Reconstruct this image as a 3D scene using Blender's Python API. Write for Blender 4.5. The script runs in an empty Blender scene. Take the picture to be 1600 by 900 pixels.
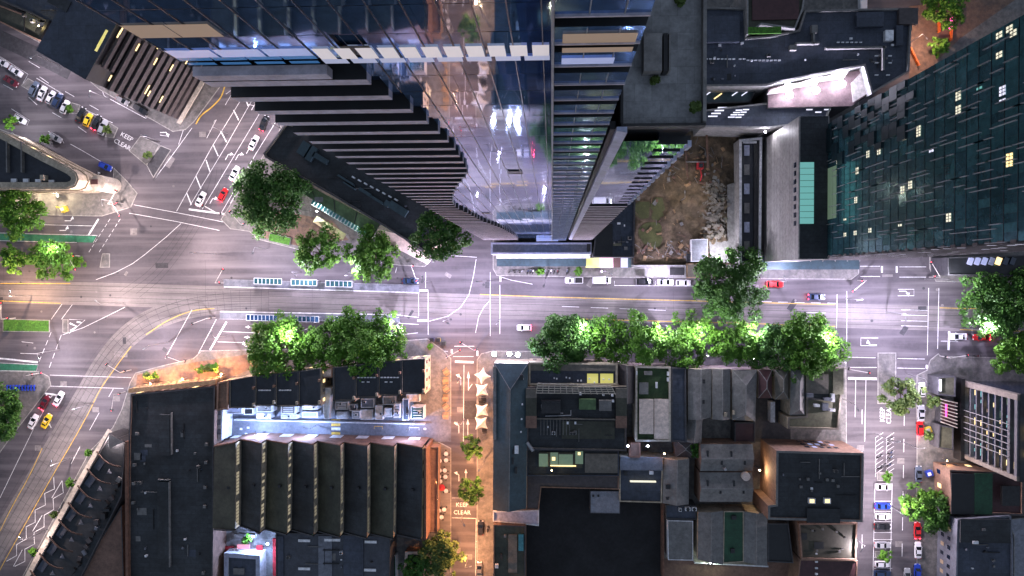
import bpy, bmesh, math, random
import numpy as np
from mathutils import Vector, Matrix, Quaternion
random.seed(7); rng=np.random.default_rng(7)
sc=bpy.context.scene; COL=sc.collection
R=math.radians
# ------------------------------------------------------------------ camera
CAMH=215.0; FPX=1160.0
NAD=(862.0,435.0)                       # where the plumb line meets the picture
_n=Vector((NAD[0]-800,450-NAD[1],-FPX)).normalized()
CQ=_n.rotation_difference(Vector((0,0,-1)))
cam=bpy.data.cameras.new('camera'); co=bpy.data.objects.new('camera',cam); COL.objects.link(co)
co.location=(0,0,CAMH); co.rotation_mode='QUATERNION'; co.rotation_quaternion=CQ
cam.sensor_width=36; cam.lens=36*FPX/1600; cam.clip_start=1; cam.clip_end=4000
sc.camera=co
def ray(px,py): return CQ@Vector((px-800,450-py,-FPX))
def P(px,py,z=0.0):
    d=ray(px,py); t=(z-CAMH)/d.z; return Vector((d.x*t,d.y*t,z))
def PX(px,py,X):
    d=ray(px,py); t=X/d.x; return Vector((X,d.y*t,CAMH+d.z*t))
def PY(px,py,Y):
    d=ray(px,py); t=Y/d.y; return Vector((d.x*t,Y,CAMH+d.z*t))
# ------------------------------------------------------------------ world
w=bpy.data.worlds.new('World'); sc.world=w; w.use_nodes=True
nt=w.node_tree; bg=nt.nodes['Background']
sky=nt.nodes.new('ShaderNodeTexSky'); sky.sky_type='NISHITA'; sky.sun_disc=False
sky.sun_elevation=R(-3.5); sky.sun_rotation=R(200); sky.altitude=0
glow=nt.nodes.new('ShaderNodeMix'); glow.data_type='RGBA'; glow.blend_type='ADD'; glow.inputs[0].default_value=1
nt.links.new(sky.outputs[0],glow.inputs[6]); glow.inputs[7].default_value=(.118,.145,.195,1)   # low cloud lit by the city
nt.links.new(glow.outputs[2],bg.inputs[0]); bg.inputs[1].default_value=1.3
sc.view_settings.view_transform='Standard'; sc.view_settings.look='None'
sc.view_settings.exposure=0.55; sc.view_settings.gamma=1
sc.cycles.use_denoising=True; sc.cycles.max_bounces=5; sc.cycles.diffuse_bounces=2
sc.cycles.glossy_bounces=3; sc.cycles.transmission_bounces=2; sc.cycles.sample_clamp_indirect=4
sc.cycles.use_light_tree=True
LP=2.3   # lamp power factor
# ------------------------------------------------------------------ helpers
WL={}
def tag(o,label,cat,group=None,kind=None):
    if label: o['label']=label
    if cat: o['category']=cat
    if group: o['group']=group
    if kind: o['kind']=kind
    return o
def thing(name,label,cat,loc,group=None):
    o=bpy.data.objects.new(name,None); COL.objects.link(o); o.location=loc; o.empty_display_size=1
    WL[o.name]=Vector(loc); return tag(o,label,cat,group)
class MB:
    def __init__(s): s.v=[]; s.f=[]; s.m=[]
    def face(s,pts,mi=0):
        n=len(s.v); s.v+= [tuple(p) for p in pts]; s.f.append(tuple(range(n,n+len(pts)))); s.m.append(mi)
    def prism(s,poly,z0,z1,mi=0,bottom=False,top=None):
        poly=ccw(poly); n=len(poly)
        b=[(p[0],p[1],z0) for p in poly]; t=[(p[0],p[1],z1) for p in poly]
        s.face(t,mi if top is None else top)
        if bottom: s.face(b[::-1],mi)
        for i in range(n):
            j=(i+1)%n; s.face([b[i],b[j],t[j],t[i]],mi)
    def box(s,c,d,rz=0,mi=0):
        ca,sa=math.cos(rz),math.sin(rz); hx,hy=d[0]/2,d[1]/2
        pl=[(c[0]+x*ca-y*sa,c[1]+x*sa+y*ca) for x,y in((-hx,-hy),(hx,-hy),(hx,hy),(-hx,hy))]
        s.prism(pl,c[2]-d[2]/2,c[2]+d[2]/2,mi,True)
    def beam(s,a,b,w,h,mi=0):
        a=Vector(a);b=Vector(b);d=(b-a)
        if d.length<1e-6:return
        d.normalize(); up=Vector((0,0,1))
        if abs(d.z)>.95: up=Vector((0,1,0))
        x=d.cross(up).normalized()*w/2; y=x.cross(d).normalized()*h/2
        q=[-x-y,x-y,x+y,-x+y]; A=[a+k for k in q];B=[b+k for k in q]
        s.face(A[::-1],mi); s.face(B,mi)
        for i in range(4):
            j=(i+1)%4; s.face([A[i],A[j],B[j],B[i]],mi)
    def cyl(s,a,b,r0,r1=None,n=8,mi=0):
        r1=r0 if r1 is None else r1
        a=Vector(a);b=Vector(b);d=(b-a).normalized(); up=Vector((0,0,1)) if abs(d.z)<.95 else Vector((1,0,0))
        x=d.cross(up).normalized(); y=d.cross(x)
        A=[a+(x*math.cos(t)+y*math.sin(t))*r0 for t in [2*math.pi*i/n for i in range(n)]]
        B=[b+(x*math.cos(t)+y*math.sin(t))*r1 for t in [2*math.pi*i/n for i in range(n)]]
        s.face(A,mi); s.face(B[::-1],mi)
        for i in range(n):
            j=(i+1)%n; s.face([A[j],A[i],B[i],B[j]],mi)
    def strip(s,pts,wd,z,mi=0):
        P2=[Vector((p[0],p[1])) for p in pts]; L=[];Rr=[]
        for i,p in enumerate(P2):
            a=P2[max(i-1,0)]; b=P2[min(i+1,len(P2)-1)]; d=(b-a).normalized(); n=Vector((-d.y,d.x))*wd/2
            L.append(p+n); Rr.append(p-n)
        for i in range(len(P2)-1):
            s.face([(Rr[i].x,Rr[i].y,z),(Rr[i+1].x,Rr[i+1].y,z),(L[i+1].x,L[i+1].y,z),(L[i].x,L[i].y,z)],mi)
    def build(s,name,mat,parent=None,smooth=False):
        base=WL[parent.name] if parent else Vector((0,0,0))
        me=bpy.data.meshes.new(name)
        me.from_pydata([(a-base.x,b-base.y,c-base.z) for a,b,c in s.v],[],s.f)
        if isinstance(mat,(list,tuple)):
            for k in mat: me.materials.append(k)
            me.polygons.foreach_set('material_index',s.m)
        else: me.materials.append(mat)
        if smooth: me.polygons.foreach_set('use_smooth',[True]*len(me.polygons))
        me.update()
        o=bpy.data.objects.new(name,me); COL.objects.link(o)
        if parent: o.parent=parent
        WL[o.name]=base.copy(); return o
def ccw(poly):
    a=0;n=len(poly)
    for i in range(n):
        p,q=poly[i],poly[(i+1)%n]; a+=p[0]*q[1]-q[0]*p[1]
    return list(poly) if a>0 else list(poly)[::-1]
def inset(poly,d):
    poly=ccw(poly); n=len(poly); out=[]
    for i in range(n):
        a=Vector(poly[i-1][:2]);b=Vector(poly[i][:2]);c=Vector(poly[(i+1)%n][:2])
        e1=(b-a).normalized();e2=(c-b).normalized(); n1=Vector((-e1.y,e1.x));n2=Vector((-e2.y,e2.x))
        m=(n1+n2); L=m.length
        if L<1e-3: m=n1;k=d
        else: m/=L; k=d/max(.35,m.dot(n1))
        out.append((b.x+m.x*k,b.y+m.y*k))
    return out
def PL(pts,z=0): return [P(x,y,z) for x,y in pts]
# ------------------------------------------------------------------ materials
M={}
def mat(name,c,rough=.8,metal=0,var=.25,scale=.5,c2=None,bump=0,bscale=8,emit=None,es=0,spec=.5,wave=None,detail=6,brick=None,coat=0,tr=0,grain=1.1):
    m=bpy.data.materials.new(name); m.use_nodes=True; n=m.node_tree.nodes; l=m.node_tree.links
    b=n['Principled BSDF']; b.inputs['Roughness'].default_value=rough; b.inputs['Metallic'].default_value=metal
    b.inputs['Specular IOR Level'].default_value=spec
    if coat: b.inputs['Coat Weight'].default_value=coat; b.inputs['Coat Roughness'].default_value=.05
    tc=n.new('ShaderNodeTexCoord'); no=n.new('ShaderNodeTexNoise'); no.inputs['Scale'].default_value=scale
    no.inputs['Detail'].default_value=detail; no.inputs['Roughness'].default_value=.65
    l.new(tc.outputs['Object'],no.inputs['Vector'])
    rp=n.new('ShaderNodeValToRGB'); l.new(no.outputs['Fac'],rp.inputs[0])
    if c2 is None:
        a=[max(0,k*(1-var)) for k in c]; z=[k*(1+var) for k in c]
    else: a,z=c,c2
    rp.color_ramp.elements[0].position=.32; rp.color_ramp.elements[1].position=.68
    rp.color_ramp.elements[0].color=(*a,1); rp.color_ramp.elements[1].color=(*z,1)
    out=rp.outputs[0]
    if not emit and not name.startswith(('paint','foliage')):
        g2=n.new('ShaderNodeTexNoise'); g2.inputs['Scale'].default_value=grain; g2.inputs['Detail'].default_value=5; g2.inputs['Roughness'].default_value=.75; l.new(tc.outputs['Object'],g2.inputs['Vector'])
        gr_=n.new('ShaderNodeMapRange'); l.new(g2.outputs['Fac'],gr_.inputs[0]); gr_.inputs[1].default_value=.3; gr_.inputs[2].default_value=.7; lo_=.88 if name.startswith(('asphalt','concrete_bed')) else .66; gr_.inputs[3].default_value=lo_; gr_.inputs[4].default_value=2-lo_*1.04
        mg=n.new('ShaderNodeMix'); mg.data_type='RGBA'; mg.blend_type='MULTIPLY'; mg.inputs[0].default_value=1; l.new(out,mg.inputs[6]); l.new(gr_.outputs[0],mg.inputs[7]); out=mg.outputs[2]
    if wave:   # (scale, axis, darkness)
        wv=n.new('ShaderNodeTexWave'); wv.bands_direction=wave[1]; wv.inputs['Scale'].default_value=wave[0]; wv.inputs['Distortion'].default_value=0
        l.new(tc.outputs['Object'],wv.inputs['Vector'])
        mr=n.new('ShaderNodeMapRange'); l.new(wv.outputs['Fac'],mr.inputs[0]); mr.inputs[1].default_value=0;mr.inputs[2].default_value=.25
        mr.inputs[3].default_value=wave[2]; mr.inputs[4].default_value=1
        mx=n.new('ShaderNodeMix'); mx.data_type='RGBA'; mx.blend_type='MULTIPLY'; mx.inputs[0].default_value=1
        l.new(out,mx.inputs[6]); l.new(mr.outputs[0],mx.inputs[7]); out=mx.outputs[2]
    if brick:  # paving or tile: (scale,w,h,mortar dark)
        bt=n.new('ShaderNodeTexBrick'); bt.inputs['Scale'].default_value=brick[0]; bt.inputs['Brick Width'].default_value=brick[1]; bt.inputs['Row Height'].default_value=brick[2]
        bt.inputs['Mortar Size'].default_value=brick[3]; bt.inputs['Color1'].default_value=(1,1,1,1); bt.inputs['Color2'].default_value=(.75,.75,.75,1); bt.inputs['Mortar'].default_value=(.45,.45,.45,1)
        bt.offset=.5
        if len(brick)>4:
            mp=n.new('ShaderNodeMapping'); mp.inputs['Rotation'].default_value=brick[4]; l.new(tc.outputs['Object'],mp.inputs[0]); l.new(mp.outputs[0],bt.inputs['Vector'])
        else: l.new(tc.outputs['Object'],bt.inputs['Vector'])
        mx=n.new('ShaderNodeMix'); mx.data_type='RGBA'; mx.blend_type='MULTIPLY'; mx.inputs[0].default_value=1
        l.new(out,mx.inputs[6]); l.new(bt.outputs['Color'],mx.inputs[7]); out=mx.outputs[2]
    l.new(out,b.inputs['Base Color'])
    if bump:
        n2=n.new('ShaderNodeTexNoise'); n2.inputs['Scale'].default_value=bscale; n2.inputs['Detail'].default_value=4; l.new(tc.outputs['Object'],n2.inputs['Vector'])
        bp=n.new('ShaderNodeBump'); bp.inputs['Strength'].default_value=bump; bp.inputs['Distance'].default_value=.1
        l.new(n2.outputs['Fac'],bp.inputs['Height']); l.new(bp.outputs[0],b.inputs['Normal'])
    if emit:
        b.inputs['Emission Color'].default_value=(*emit,1); b.inputs['Emission Strength'].default_value=es
    if tr:
        b.inputs['Transmission Weight'].default_value=tr
    M[name]=m; return m
def matm(name,c1,c2,c3,s1,s2,rough=.85,bump=.3,streak=None,spec=.3):
    """ground: two noise layers plus optional stretched tyre-wear layer"""
    m=mat(name,c1,rough,0,0,s1,c2,bump,6,spec=spec); n=m.node_tree.nodes; l=m.node_tree.links; b=n['Principled BSDF']
    src=b.inputs['Base Color'].links[0].from_socket; tc=[k for k in n if k.type=='TEX_COORD'][0]
    n3=n.new('ShaderNodeTexNoise'); n3.inputs['Scale'].default_value=s2; n3.inputs['Detail'].default_value=8
    mp=n.new('ShaderNodeMapping'); l.new(tc.outputs['Object'],mp.inputs[0]); l.new(mp.outputs[0],n3.inputs['Vector'])
    if streak: mp.inputs['Rotation'].default_value=(0,0,streak[0]); mp.inputs['Scale'].default_value=(streak[1],1,1)
    r2=n.new('ShaderNodeMapRange'); l.new(n3.outputs['Fac'],r2.inputs[0]); r2.inputs[1].default_value=.45;r2.inputs[2].default_value=.7
    mx=n.new('ShaderNodeMix'); mx.data_type='RGBA'; l.new(r2.outputs[0],mx.inputs[0]); l.new(src,mx.inputs[6]); mx.inputs[7].default_value=(*c3,1)
    l.new(mx.outputs[2],b.inputs['Base Color']); return m
matm('asphalt',(.066,.060,.067),(.112,.102,.112),(.155,.141,.150),.06,.5,streak=(R(2),.05))
matm('asphalt_patch',(.04,.04,.045),(.06,.06,.065),(.07,.07,.075),.2,1)
matm('paving',(.13,.125,.12),(.2,.19,.18),(.10,.10,.10),.08,.6)
matm('paving_brick',(.16,.10,.075),(.22,.15,.11),(.11,.08,.07),.1,.8)
matm('concrete_bed',(.15,.138,.135),(.225,.205,.20),(.12,.11,.11),.08,.5,streak=(R(1.5),.06))
mat('kerb',(.3,.29,.27),.9,var=.2,scale=1)
mat('concrete',(.22,.215,.21),.85,var=.2,scale=.6,bump=.2)
mat('roof_terrace',(.33,.335,.34),.9,var=.25,scale=.15,brick=(.8,1,1,.006))
mat('pale_stone',(.45,.40,.33),.85,var=.2,scale=1)
mat('black_roof',(.028,.032,.037),.75,var=.55,scale=.12,bump=.3,brick=(.35,2.4,.45,.012))
mat('black_roof_seams',(.018,.022,.032),.6,var=.35,scale=.2,bump=.2,wave=(1.6,'X',.6))
mat('teal_roof',(.028,.055,.068),.55,var=.25,scale=.2,wave=(1.4,'Y',.8))
mat('grey_roof',(.155,.15,.145),.6,var=.25,scale=.25,wave=(1.5,'Y',.8))
mat('grey_roof_x',(.155,.15,.145),.6,var=.25,scale=.25,wave=(1.5,'X',.8))
mat('tan_roof',(.13,.115,.095),.65,var=.2,scale=.3,wave=(1.2,'X',.8))
mat('olive_roof',(.10,.10,.065),.75,var=.25,scale=.2,wave=(1.2,'Y',.85))
mat('olive_dark',(.042,.044,.030),.7,var=.5,scale=.15,bump=.3)
mat('maroon_roof',(.06,.022,.025),.6,var=.2,scale=.3,wave=(1.6,'X',.6))
mat('green_roof',(.012,.06,.028),.65,var=.3,scale=.3)
mat('canopy_green',(.07,.13,.05),.6,var=.4,scale=.2)
mat('copper_roof',(.16,.09,.065),.7,var=.25,scale=.2)
mat('pale_roof',(.68,.55,.48),.55,var=.12,scale=.3,wave=(1.3,'X',.9))
mat('ribbed_sheet',(.22,.23,.27),.5,var=.1,scale=.3,wave=(1.1,'X',.5))
mat('blue_grey_deck',(.14,.15,.18),.7,var=.2,scale=.2)
mat('lane_paving',(.12,.125,.15),.8,var=.25,scale=.15,bump=.2)
mat('brick',(.15,.075,.05),.9,var=.3,scale=.8)
mat('stone_orange_lit',(.34,.21,.11),.85,var=.25,scale=.6)  # orange of the facade lighting put into the stone colour
mat('grey_beam',(.085,.085,.095),.6,var=.15)
mat('rib_dark',(.07,.04,.03),.85,var=.3,scale=.5)
mat('brown_render',(.20,.12,.085),.85,var=.25,scale=.3)
mat('dark_wall',(.05,.05,.055),.8,var=.2,scale=.5)
mat('cream_wall',(.38,.32,.24),.85,var=.25,scale=.6)
mat('white_wall',(.6,.6,.62),.7,var=.15,scale=.5)
mat('tile_wall',(.33,.32,.31),.5,var=.2,scale=.15,brick=(.4,1,1,.035,(R(90),0,R(90))))
mat('glass',(.005,.012,.03),.04,0,var=.3,scale=.1,spec=1.0)
mat('tower_glass_reflection',(.09,.20,.58),.05,.85,var=.15,scale=.08,spec=.5)  # bluer tint paints in the reflection of a blue-lit roof
mat('tower_glass',(.17,.31,.56),.03,.85,var=.12,scale=.1,spec=.5)
mat('tower_glass_blue',(.12,.26,.55),.10,.8,var=.3,scale=.12,spec=.5)
mat('teal_glass',(.055,.155,.185),.14,.6,var=.35,scale=.15,spec=.5)
mat('teal_glass_b',(.065,.20,.225),.16,.6,var=.4,scale=.1,spec=.5)
mat('teal_panel',(.008,.022,.028),.35,0,var=.3,scale=.3)
mat('fin_metal',(.26,.27,.28),.5,.2,var=.15)
mat('spandrel',(.43,.39,.43),.55,0,var=.12,scale=.4)
mat('spandrel_brown',(.066,.055,.056),.7,var=.15,scale=.5)
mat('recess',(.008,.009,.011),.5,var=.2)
mat('mullion',(.015,.017,.022),.4,.3,var=.1)
mat('beam_lavender',(.34,.36,.47),.45,0,var=.15,scale=.3)
mat('white_paint',(.75,.75,.75),.7,var=.18,scale=1.5)
mat('yellow_paint',(.62,.40,.06),.7,var=.2,scale=1.5)
mat('green_paint',(.03,.17,.09),.8,var=.2,scale=.5)
mat('grass',(.05,.16,.015),.9,var=.5,scale=2.5,bump=.8,bscale=12)
mat('foliage',(.038,.115,.009),.6,var=0,scale=.5,c2=(.095,.235,.018),spec=.3)
mat('foliage_dark',(.016,.06,.010),.6,var=0,scale=.5,c2=(.065,.17,.02),spec=.3)
mat('foliage_olive',(.04,.09,.02),.6,var=0,scale=.6,c2=(.11,.15,.03),spec=.3)
mat('bark',(.09,.06,.04),.9,var=.3,scale=3)
mat('steel',(.35,.35,.36),.4,.7,var=.1)
mat('dark_metal',(.03,.03,.032),.5,.4,var=.1)
mat('light_pole',(.45,.43,.40),.5,.2,var=.1)
mat('white_metal',(.7,.7,.72),.4,.1,var=.1)
mat('tyre',(.012,.012,.012),.9,var=.1)
mat('rim',(.4,.4,.42),.3,.8,var=.1)
mat('car_glass',(.006,.008,.011),.05,0,var=.1,spec=.8)
mat('car_glass_b',(.006,.008,.011),.05,0,var=.1,spec=.8)
mat('head_lens',(.7,.7,.72),.15,var=.05)
mat('tail_lens',(.35,.01,.01),.2,var=.05)
mat('tail_lit',(.6,.02,.03),.3,emit=(1,.03,.06),es=14,var=0)
mat('head_lit',(.8,.8,.8),.3,emit=(.9,.92,1),es=18,var=0)
for nme,c in dict(white=(.72,.72,.74),silver=(.36,.37,.39),black=(.012,.012,.015),navy=(.02,.04,.10),slate=(.10,.13,.18),blue=(.012,.05,.42),red=(.5,.012,.015),maroon=(.13,.01,.022),yellow=(.75,.52,.02),grey=(.14,.14,.145)).items():
    mat('paint_'+nme,c,.28,.15 if nme not in('white','yellow') else 0,var=.04,coat=.6)
mat('lit_warm',(.5,.4,.2),.5,emit=(1,.72,.32),es=1.3,var=0)
mat('lit_pale',(.5,.5,.4),.5,emit=(1,.93,.70),es=.62,var=0)
mat('lit_white',(.6,.6,.6),.5,emit=(.80,.80,1),es=.75,var=0)
mat('lit_teal',(.2,.5,.5),.4,emit=(.22,.60,.52),es=.36,var=0)
mat('lit_cyan',(.2,.5,.6),.4,emit=(.15,.5,.9),es=.8,var=0)
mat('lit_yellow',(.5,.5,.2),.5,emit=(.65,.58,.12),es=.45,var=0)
mat('lit_pink',(.5,.3,.4),.5,emit=(1,.35,.45),es=.6,var=0)
mat('lamp_glow',(1,1,1),.5,emit=(.86,.88,1),es=60,var=0)
mat('lamp_warm',(1,.9,.7),.5,emit=(1,.75,.4),es=40,var=0)
mat('magenta_sign',(.5,.02,.2),.5,emit=(1,.05,.35),es=2.5,var=0)
mat('sail',(.75,.72,.66),.8,var=.06)
mat('red_cloth',(.5,.03,.04),.8,var=.1)
mat('orange_plastic',(.7,.16,.03),.6,var=.1)
mat('yellow_plastic',(.7,.5,.05),.6,var=.1)
mat('blue_tarp',(.01,.05,.4),.5,var=.3,scale=2)
mat('timber',(.30,.19,.10),.7,var=.3,scale=3)
mat('dirt',(.045,.035,.023),.95,0,0,.35,(.18,.13,.085),.9,3)
mat('rubble',(.16,.145,.12),.95,0,0,.9,(.30,.27,.23),1,4)
mat('puddle',(.09,.095,.035),.35,var=.2,scale=.4)
mat('pink_render',(.20,.13,.145),.8,var=.2,scale=.4)
mat('billboard',(.7,.62,.6),.6,var=.1,scale=.4)
mat('purple_awning',(.2,.15,.28),.6,var=.2)
mat('skin',(.45,.28,.2),.6,var=.05)

# ------------------------------------------------------------------ ground
def struct(name,mb,m):
    o=mb.build(name,m); o['kind']='structure'; return o
g=MB(); g.face([(-420,-420,0),(420,-420,0),(420,420,0),(-420,420,0)]); struct('ground',g,M['asphalt'])
def pave(name,pts,m='paving',z=.13,kerb=True):
    pl=[(p.x,p.y) for p in PL(pts)]
    if kerb:
        k=MB(); k.prism(pl,0.002,z); struct('kerb',k,M['kerb'])
        a=MB(); q=inset(pl,.22); a.face([(x,y,z+.004) for x,y in ccw(q)]); return struct(name,a,M[m])
    a=MB(); a.face([(x,y,z) for x,y in ccw(pl)]); return struct(name,a,M[m])
pave('pavement',[(452,150),(434,212),(412,242),(372,300),(345,343),(360,358),(390,362),(402,374),(465,390),(560,406),(625,415),(664,417),(680,400),(700,330),(700,100),(600,-80),(470,-80)])
pave('pavement',[(770,300),(770,420),(776,431),(900,433),(1100,435),(1330,437),(1342,428),(1342,-60),(770,-60)])
pave('pavement',[(1452,-60),(1452,420),(1462,440),(1700,446),(1700,-60)])
pave('pavement',[(-60,-5),(0,34),(60,66),(100,92),(155,140),(270,206),(290,203),(304,190),(350,128),(395,60),(395,-80),(-60,-80)])
pave('pavement',[(-60,180),(-5,200),(30,212),(60,232),(110,252),(152,280),(176,290),(178,262),(200,284),(215,302),(205,324),(160,338),(140,338),(-60,333)])
pave('pavement',[(-60,580),(60,580),(77,588),(80,602),(60,628),(20,680),(-60,790)])
pave('pavement',[(395,546),(315,548),(302,560),(258,570),(212,582),(203,598),(190,640),(176,668),(140,705),(30,910),(30,960),(690,960),(705,905),(705,700),(685,690),(664,690),(664,658),(705,655),(705,560),(694,548),(668,529),(626,532),(600,538),(400,548)])
pave('pavement',[(745,960),(745,562),(752,552),(770,548),(1100,551),(1305,556),(1322,568),(1325,960)])
pave('pavement',[(1432,960),(1432,586),(1448,578),(1453,562),(1466,552),(1470,556),(1700,562),(1700,960)])
pave('traffic_island',[(1371,551),(1400,551),(1400,631),(1371,631)],'paving')
pave('traffic_island',[(220,212),(250,226),(236,252),(228,258),(202,236)],'pale_paving' if 0 else 'paving')
pave('traffic_island',[(251,227),(268,234),(240,278),(229,258)],'asphalt_patch')
pave('traffic_island',[(98,499),(107,499),(107,520),(98,520)])
pave('traffic_island',[(160,396),(172,396),(172,418),(156,418)])
pave('traffic_island',[(33,134),(44,122),(58,130),(46,142)],'pale_pave2' if 0 else 'paving')
pave('traffic_island',[(112,160),(126,164),(122,178),(108,178)])
pave('traffic_island',[(172,192),(185,200),(178,216),(164,214)])
pave('traffic_island',[(1370,738),(1394,738),(1394,751),(1370,751)]); pave('traffic_island',[(1367,861),(1391,861),(1391,871),(1367,871)])
pave('brick_plaza',[(215,586),(262,574),(310,565),(398,552),(400,575),(338,596),(212,612)],'paving_brick',.145,False)
pave('brick_plaza',[(402,340),(440,330),(520,345),(545,375),(470,385),(405,370)],'paving_brick',.145,False)
pave('orange_street_paving',[(686,692),(704,702),(704,834),(686,834)],'concrete_bed',.145,False)
pave('lane_paving',[(338,640),(705,650),(705,690),(338,694)],'lane_paving',.15,False)
pave('asphalt_patch_lane',[(0,46),(60,74),(112,110),(105,124),(55,98),(0,72)],'asphalt_patch',.006,False)
pave('brown_yard',[(1035,872),(1250,880),(1250,960),(1035,960)],'copper_roof',.15,False)
pave('asphalt_patch_lane',[(725,626),(744,626),(744,655),(722,655)],'asphalt_patch',.006,False)
# tram beds
def curve(pts,n=10):
    out=[];p=[Vector(a) for a in pts]
    for i in range(len(p)-1):
        a=p[max(i-1,0)];b=p[i];c=p[i+1];d=p[min(i+2,len(p)-1)]
        for k in range(n):
            t=k/n; out.append(.5*((2*b)+(c-a)*t+(2*a-5*b+4*c-d)*t*t+(3*b-a-3*c+d)*t**3))
    out.append(p[-1]); return out
mainc=[(-40,456),(100,458),(300,464),(500,470),(800,480),(1200,490),(1450,497),(1660,502)]
brc=[(420,470),(370,470),(330,474),(280,484),(228,505),(190,535),(160,574),(135,617),(98,680),(60,745),(20,812),(-25,890),(-60,950)]
def off(pts,d):
    out=[]
    for i,p in enumerate(pts):
        a=pts[max(i-1,0)];b=pts[min(i+1,len(pts)-1)];v=(b-a).normalized(); out.append(p+Vector((-v.y,v.x))*d)
    return out
def gp(pts,n=10): return [v.to_2d() for v in [P(q.x,q.y) for q in curve(pts,n)]]
MC=gp(mainc); BC=gp(brc)
b=MB(); b.strip(MC,6.9,.005); b.strip(BC,6.7,.009); struct('tram_track_bed',b,M['concrete_bed'])
rails=MB()
for C in (MC,BC):
    for c in (-1.65,1.65):
        for k in (-.72,.72): rails.strip(off(C,c+k),.09,.018)
NC=gp([(330,255),(322,290),(300,335),(268,385),(235,425),(190,458)])
N2=gp([(343,262),(336,300),(310,350),(280,395),(250,432),(215,462)])
for C in (NC,N2):
    for k in (-.72,.72): rails.strip(off(C,k),.07,.014)
struct('tram_rails',rails,M['dark_metal'])
b=MB()
for i in range(0,len(BC)-1,3):
    a=BC[i];d=(BC[i+1]-BC[i]).normalized();n=Vector((-d.y,d.x)); b.strip([a+n*3.2,a-n*3.2],.07,.013)
struct('bed_joints',b,M['asphalt_patch'])
# markings
wm=MB(); ym=MB(); gm=MB()
def ln(pts,wd=.13,mb=None,z=.02):
    (mb or wm).strip([P(x,y) for x,y in pts],wd,z)
def dash(a,b,n,wd=.13,duty=.6):
    for i in range(n):
        t0=i/n;t1=(i+duty)/n; ln([(a[0]+(b[0]-a[0])*t0,a[1]+(b[1]-a[1])*t0),(a[0]+(b[0]-a[0])*t1,a[1]+(b[1]-a[1])*t1)],wd)
for seg in [[(209,320),(280,333),(350,347)],[(202,333),(275,346),(343,360)],[(62,351),(145,353)],[(0,364),(152,368),(146,379)],[(0,376),(120,379)],
  [(229,258),(241,281),(282,225),(300,200)],[(241,281),(252,265)],[(276,330),(332,228),(405,110)],[(297,321),(355,225),(392,160),(420,105)],
  [(316,327),(377,225),(425,145)],[(345,334),(400,240),(445,168)],[(320,322),(345,336)],
  [(150,437),(180,426),(207,412),(226,398)],[(226,398),(260,370),(283,349)],[(97,475),(80,499)],[(113,476),(96,499)],
  [(98,523),(130,512),(165,495),(195,480)],[(78,586),(205,590)],[(72,603),(193,607)],[(300,484),(258,560)],[(338,499),(308,556)],
  [(348,518),(400,520),(440,521)],[(340,534),(396,536)],[(396,548),(312,548)],[(34,534),(52,536)],[(32,552),(62,553)],[(50,675),(82,617)],[(50,675),(0,778)],
  [(155,645),(140,672)],[(178,606),(170,620)],[(125,698),(111,725)],[(108,499),(133,500),(108,521)],[(0,567),(60,570),(57,580),(0,579)],
  [(654,455),(654,494)],[(669,455),(669,523)],[(670,502),(700,494),(720,480),(733,460),(740,430),(744,405)],[(766,425),(766,525)],[(781,445),(781,522)],
  [(743,520),(748,495),(756,480),(766,469)],[(400,448),(668,455)],[(400,488),(620,492),(654,496)],[(622,505),(654,507)],[(610,525),(653,520)],
  [(960,439),(960,446),(1085,447)],[(1024,439),(1024,446)],[(1308,460),(1307,513)],[(1323,455),(1323,548)],[(1451,450),(1449,555)],[(1467,450),(1465,545)],
  [(1325,558),(1368,559)],[(1325,574),(1370,574)],[(1402,560),(1445,561)],[(1402,575),(1445,576)],[(1337,594),(1336,652)],[(1353,594),(1351,690)],
  [(1345,540),(1345,528),(1372,528)],[(1345,540),(1370,540)],[(1403,452),(1428,452),(1428,462),(1403,462)],[(1344,416),(1375,416)],[(1344,432),(1375,432)],
  [(1405,417),(1447,417)],[(1405,433),(1447,433)],[(710,541),(741,541)],[(708,557),(740,557)],[(680,548),(700,549)],[(725,570),(724,690)],[(1367,755),(1364,900)],[(1394,755),(1391,900)],
  [(706,778),(735,778)],[(706,809),(744,810)],[(744,810),(743,900)],[(743,846),(752,846)],[(743,876),(752,876)],
  [(45,96),(62,106)],[(0,88),(44,116),(36,130)],[(160,142),(163,150),(228,185),(234,180)],[(5,132),(20,140)],[(62,120),(76,130)],[(102,143),(116,151)],[(140,164),(154,172)],
  [(45,152),(58,164)],[(82,176),(96,184)],[(122,198),(135,207)],[(18,170),(46,188),(42,196)],[(75,205),(96,216),(100,224)],[(57,122),(100,148)],[(126,168),(176,192)],
  [(110,225),(128,235),(176,263)],[(165,300),(152,268)],[(295,177),(279,226)],[(353,147),(367,137)],[(400,166),(388,163)],[(250,211),(263,213)],[(338,187),(323,216)],[(368,137),(352,164)],
  [(1497,533),(1470,533)],[(620,418),(618,426)],[(665,425),(665,450)],[(780,432),(800,438),(832,444)],[(670,397),(745,402)]]:
    ln(seg)
for a,b_ in [((380,145),(388,166)),((365,172),(373,188)),((333,226),(341,244)),((322,250),(328,268)),((306,275),(314,295)),((292,302),(299,320)),((345,205),(354,222))]: ln([a,b_],.3)
for s,wd in [([(154,342),(138,368)],.5),([(295,327),(355,335)],.5),([(354,503),(328,547)],.5),([(65,614),(88,617)],.5),([(1325,591),(1370,592)],.7),([(1483,518),(1482,547)],.6),
   ([(711,565),(740,566)],.6),([(652,454),(669,454)],.6),([(652,501),(669,501)],.6),([(782,433),(782,440)],.5),([(109,505),(120,510),(110,517)],.5),([(120,503),(127,504)],.4),([(0,560),(59,566)],.5)]: ln(s,wd)
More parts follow.
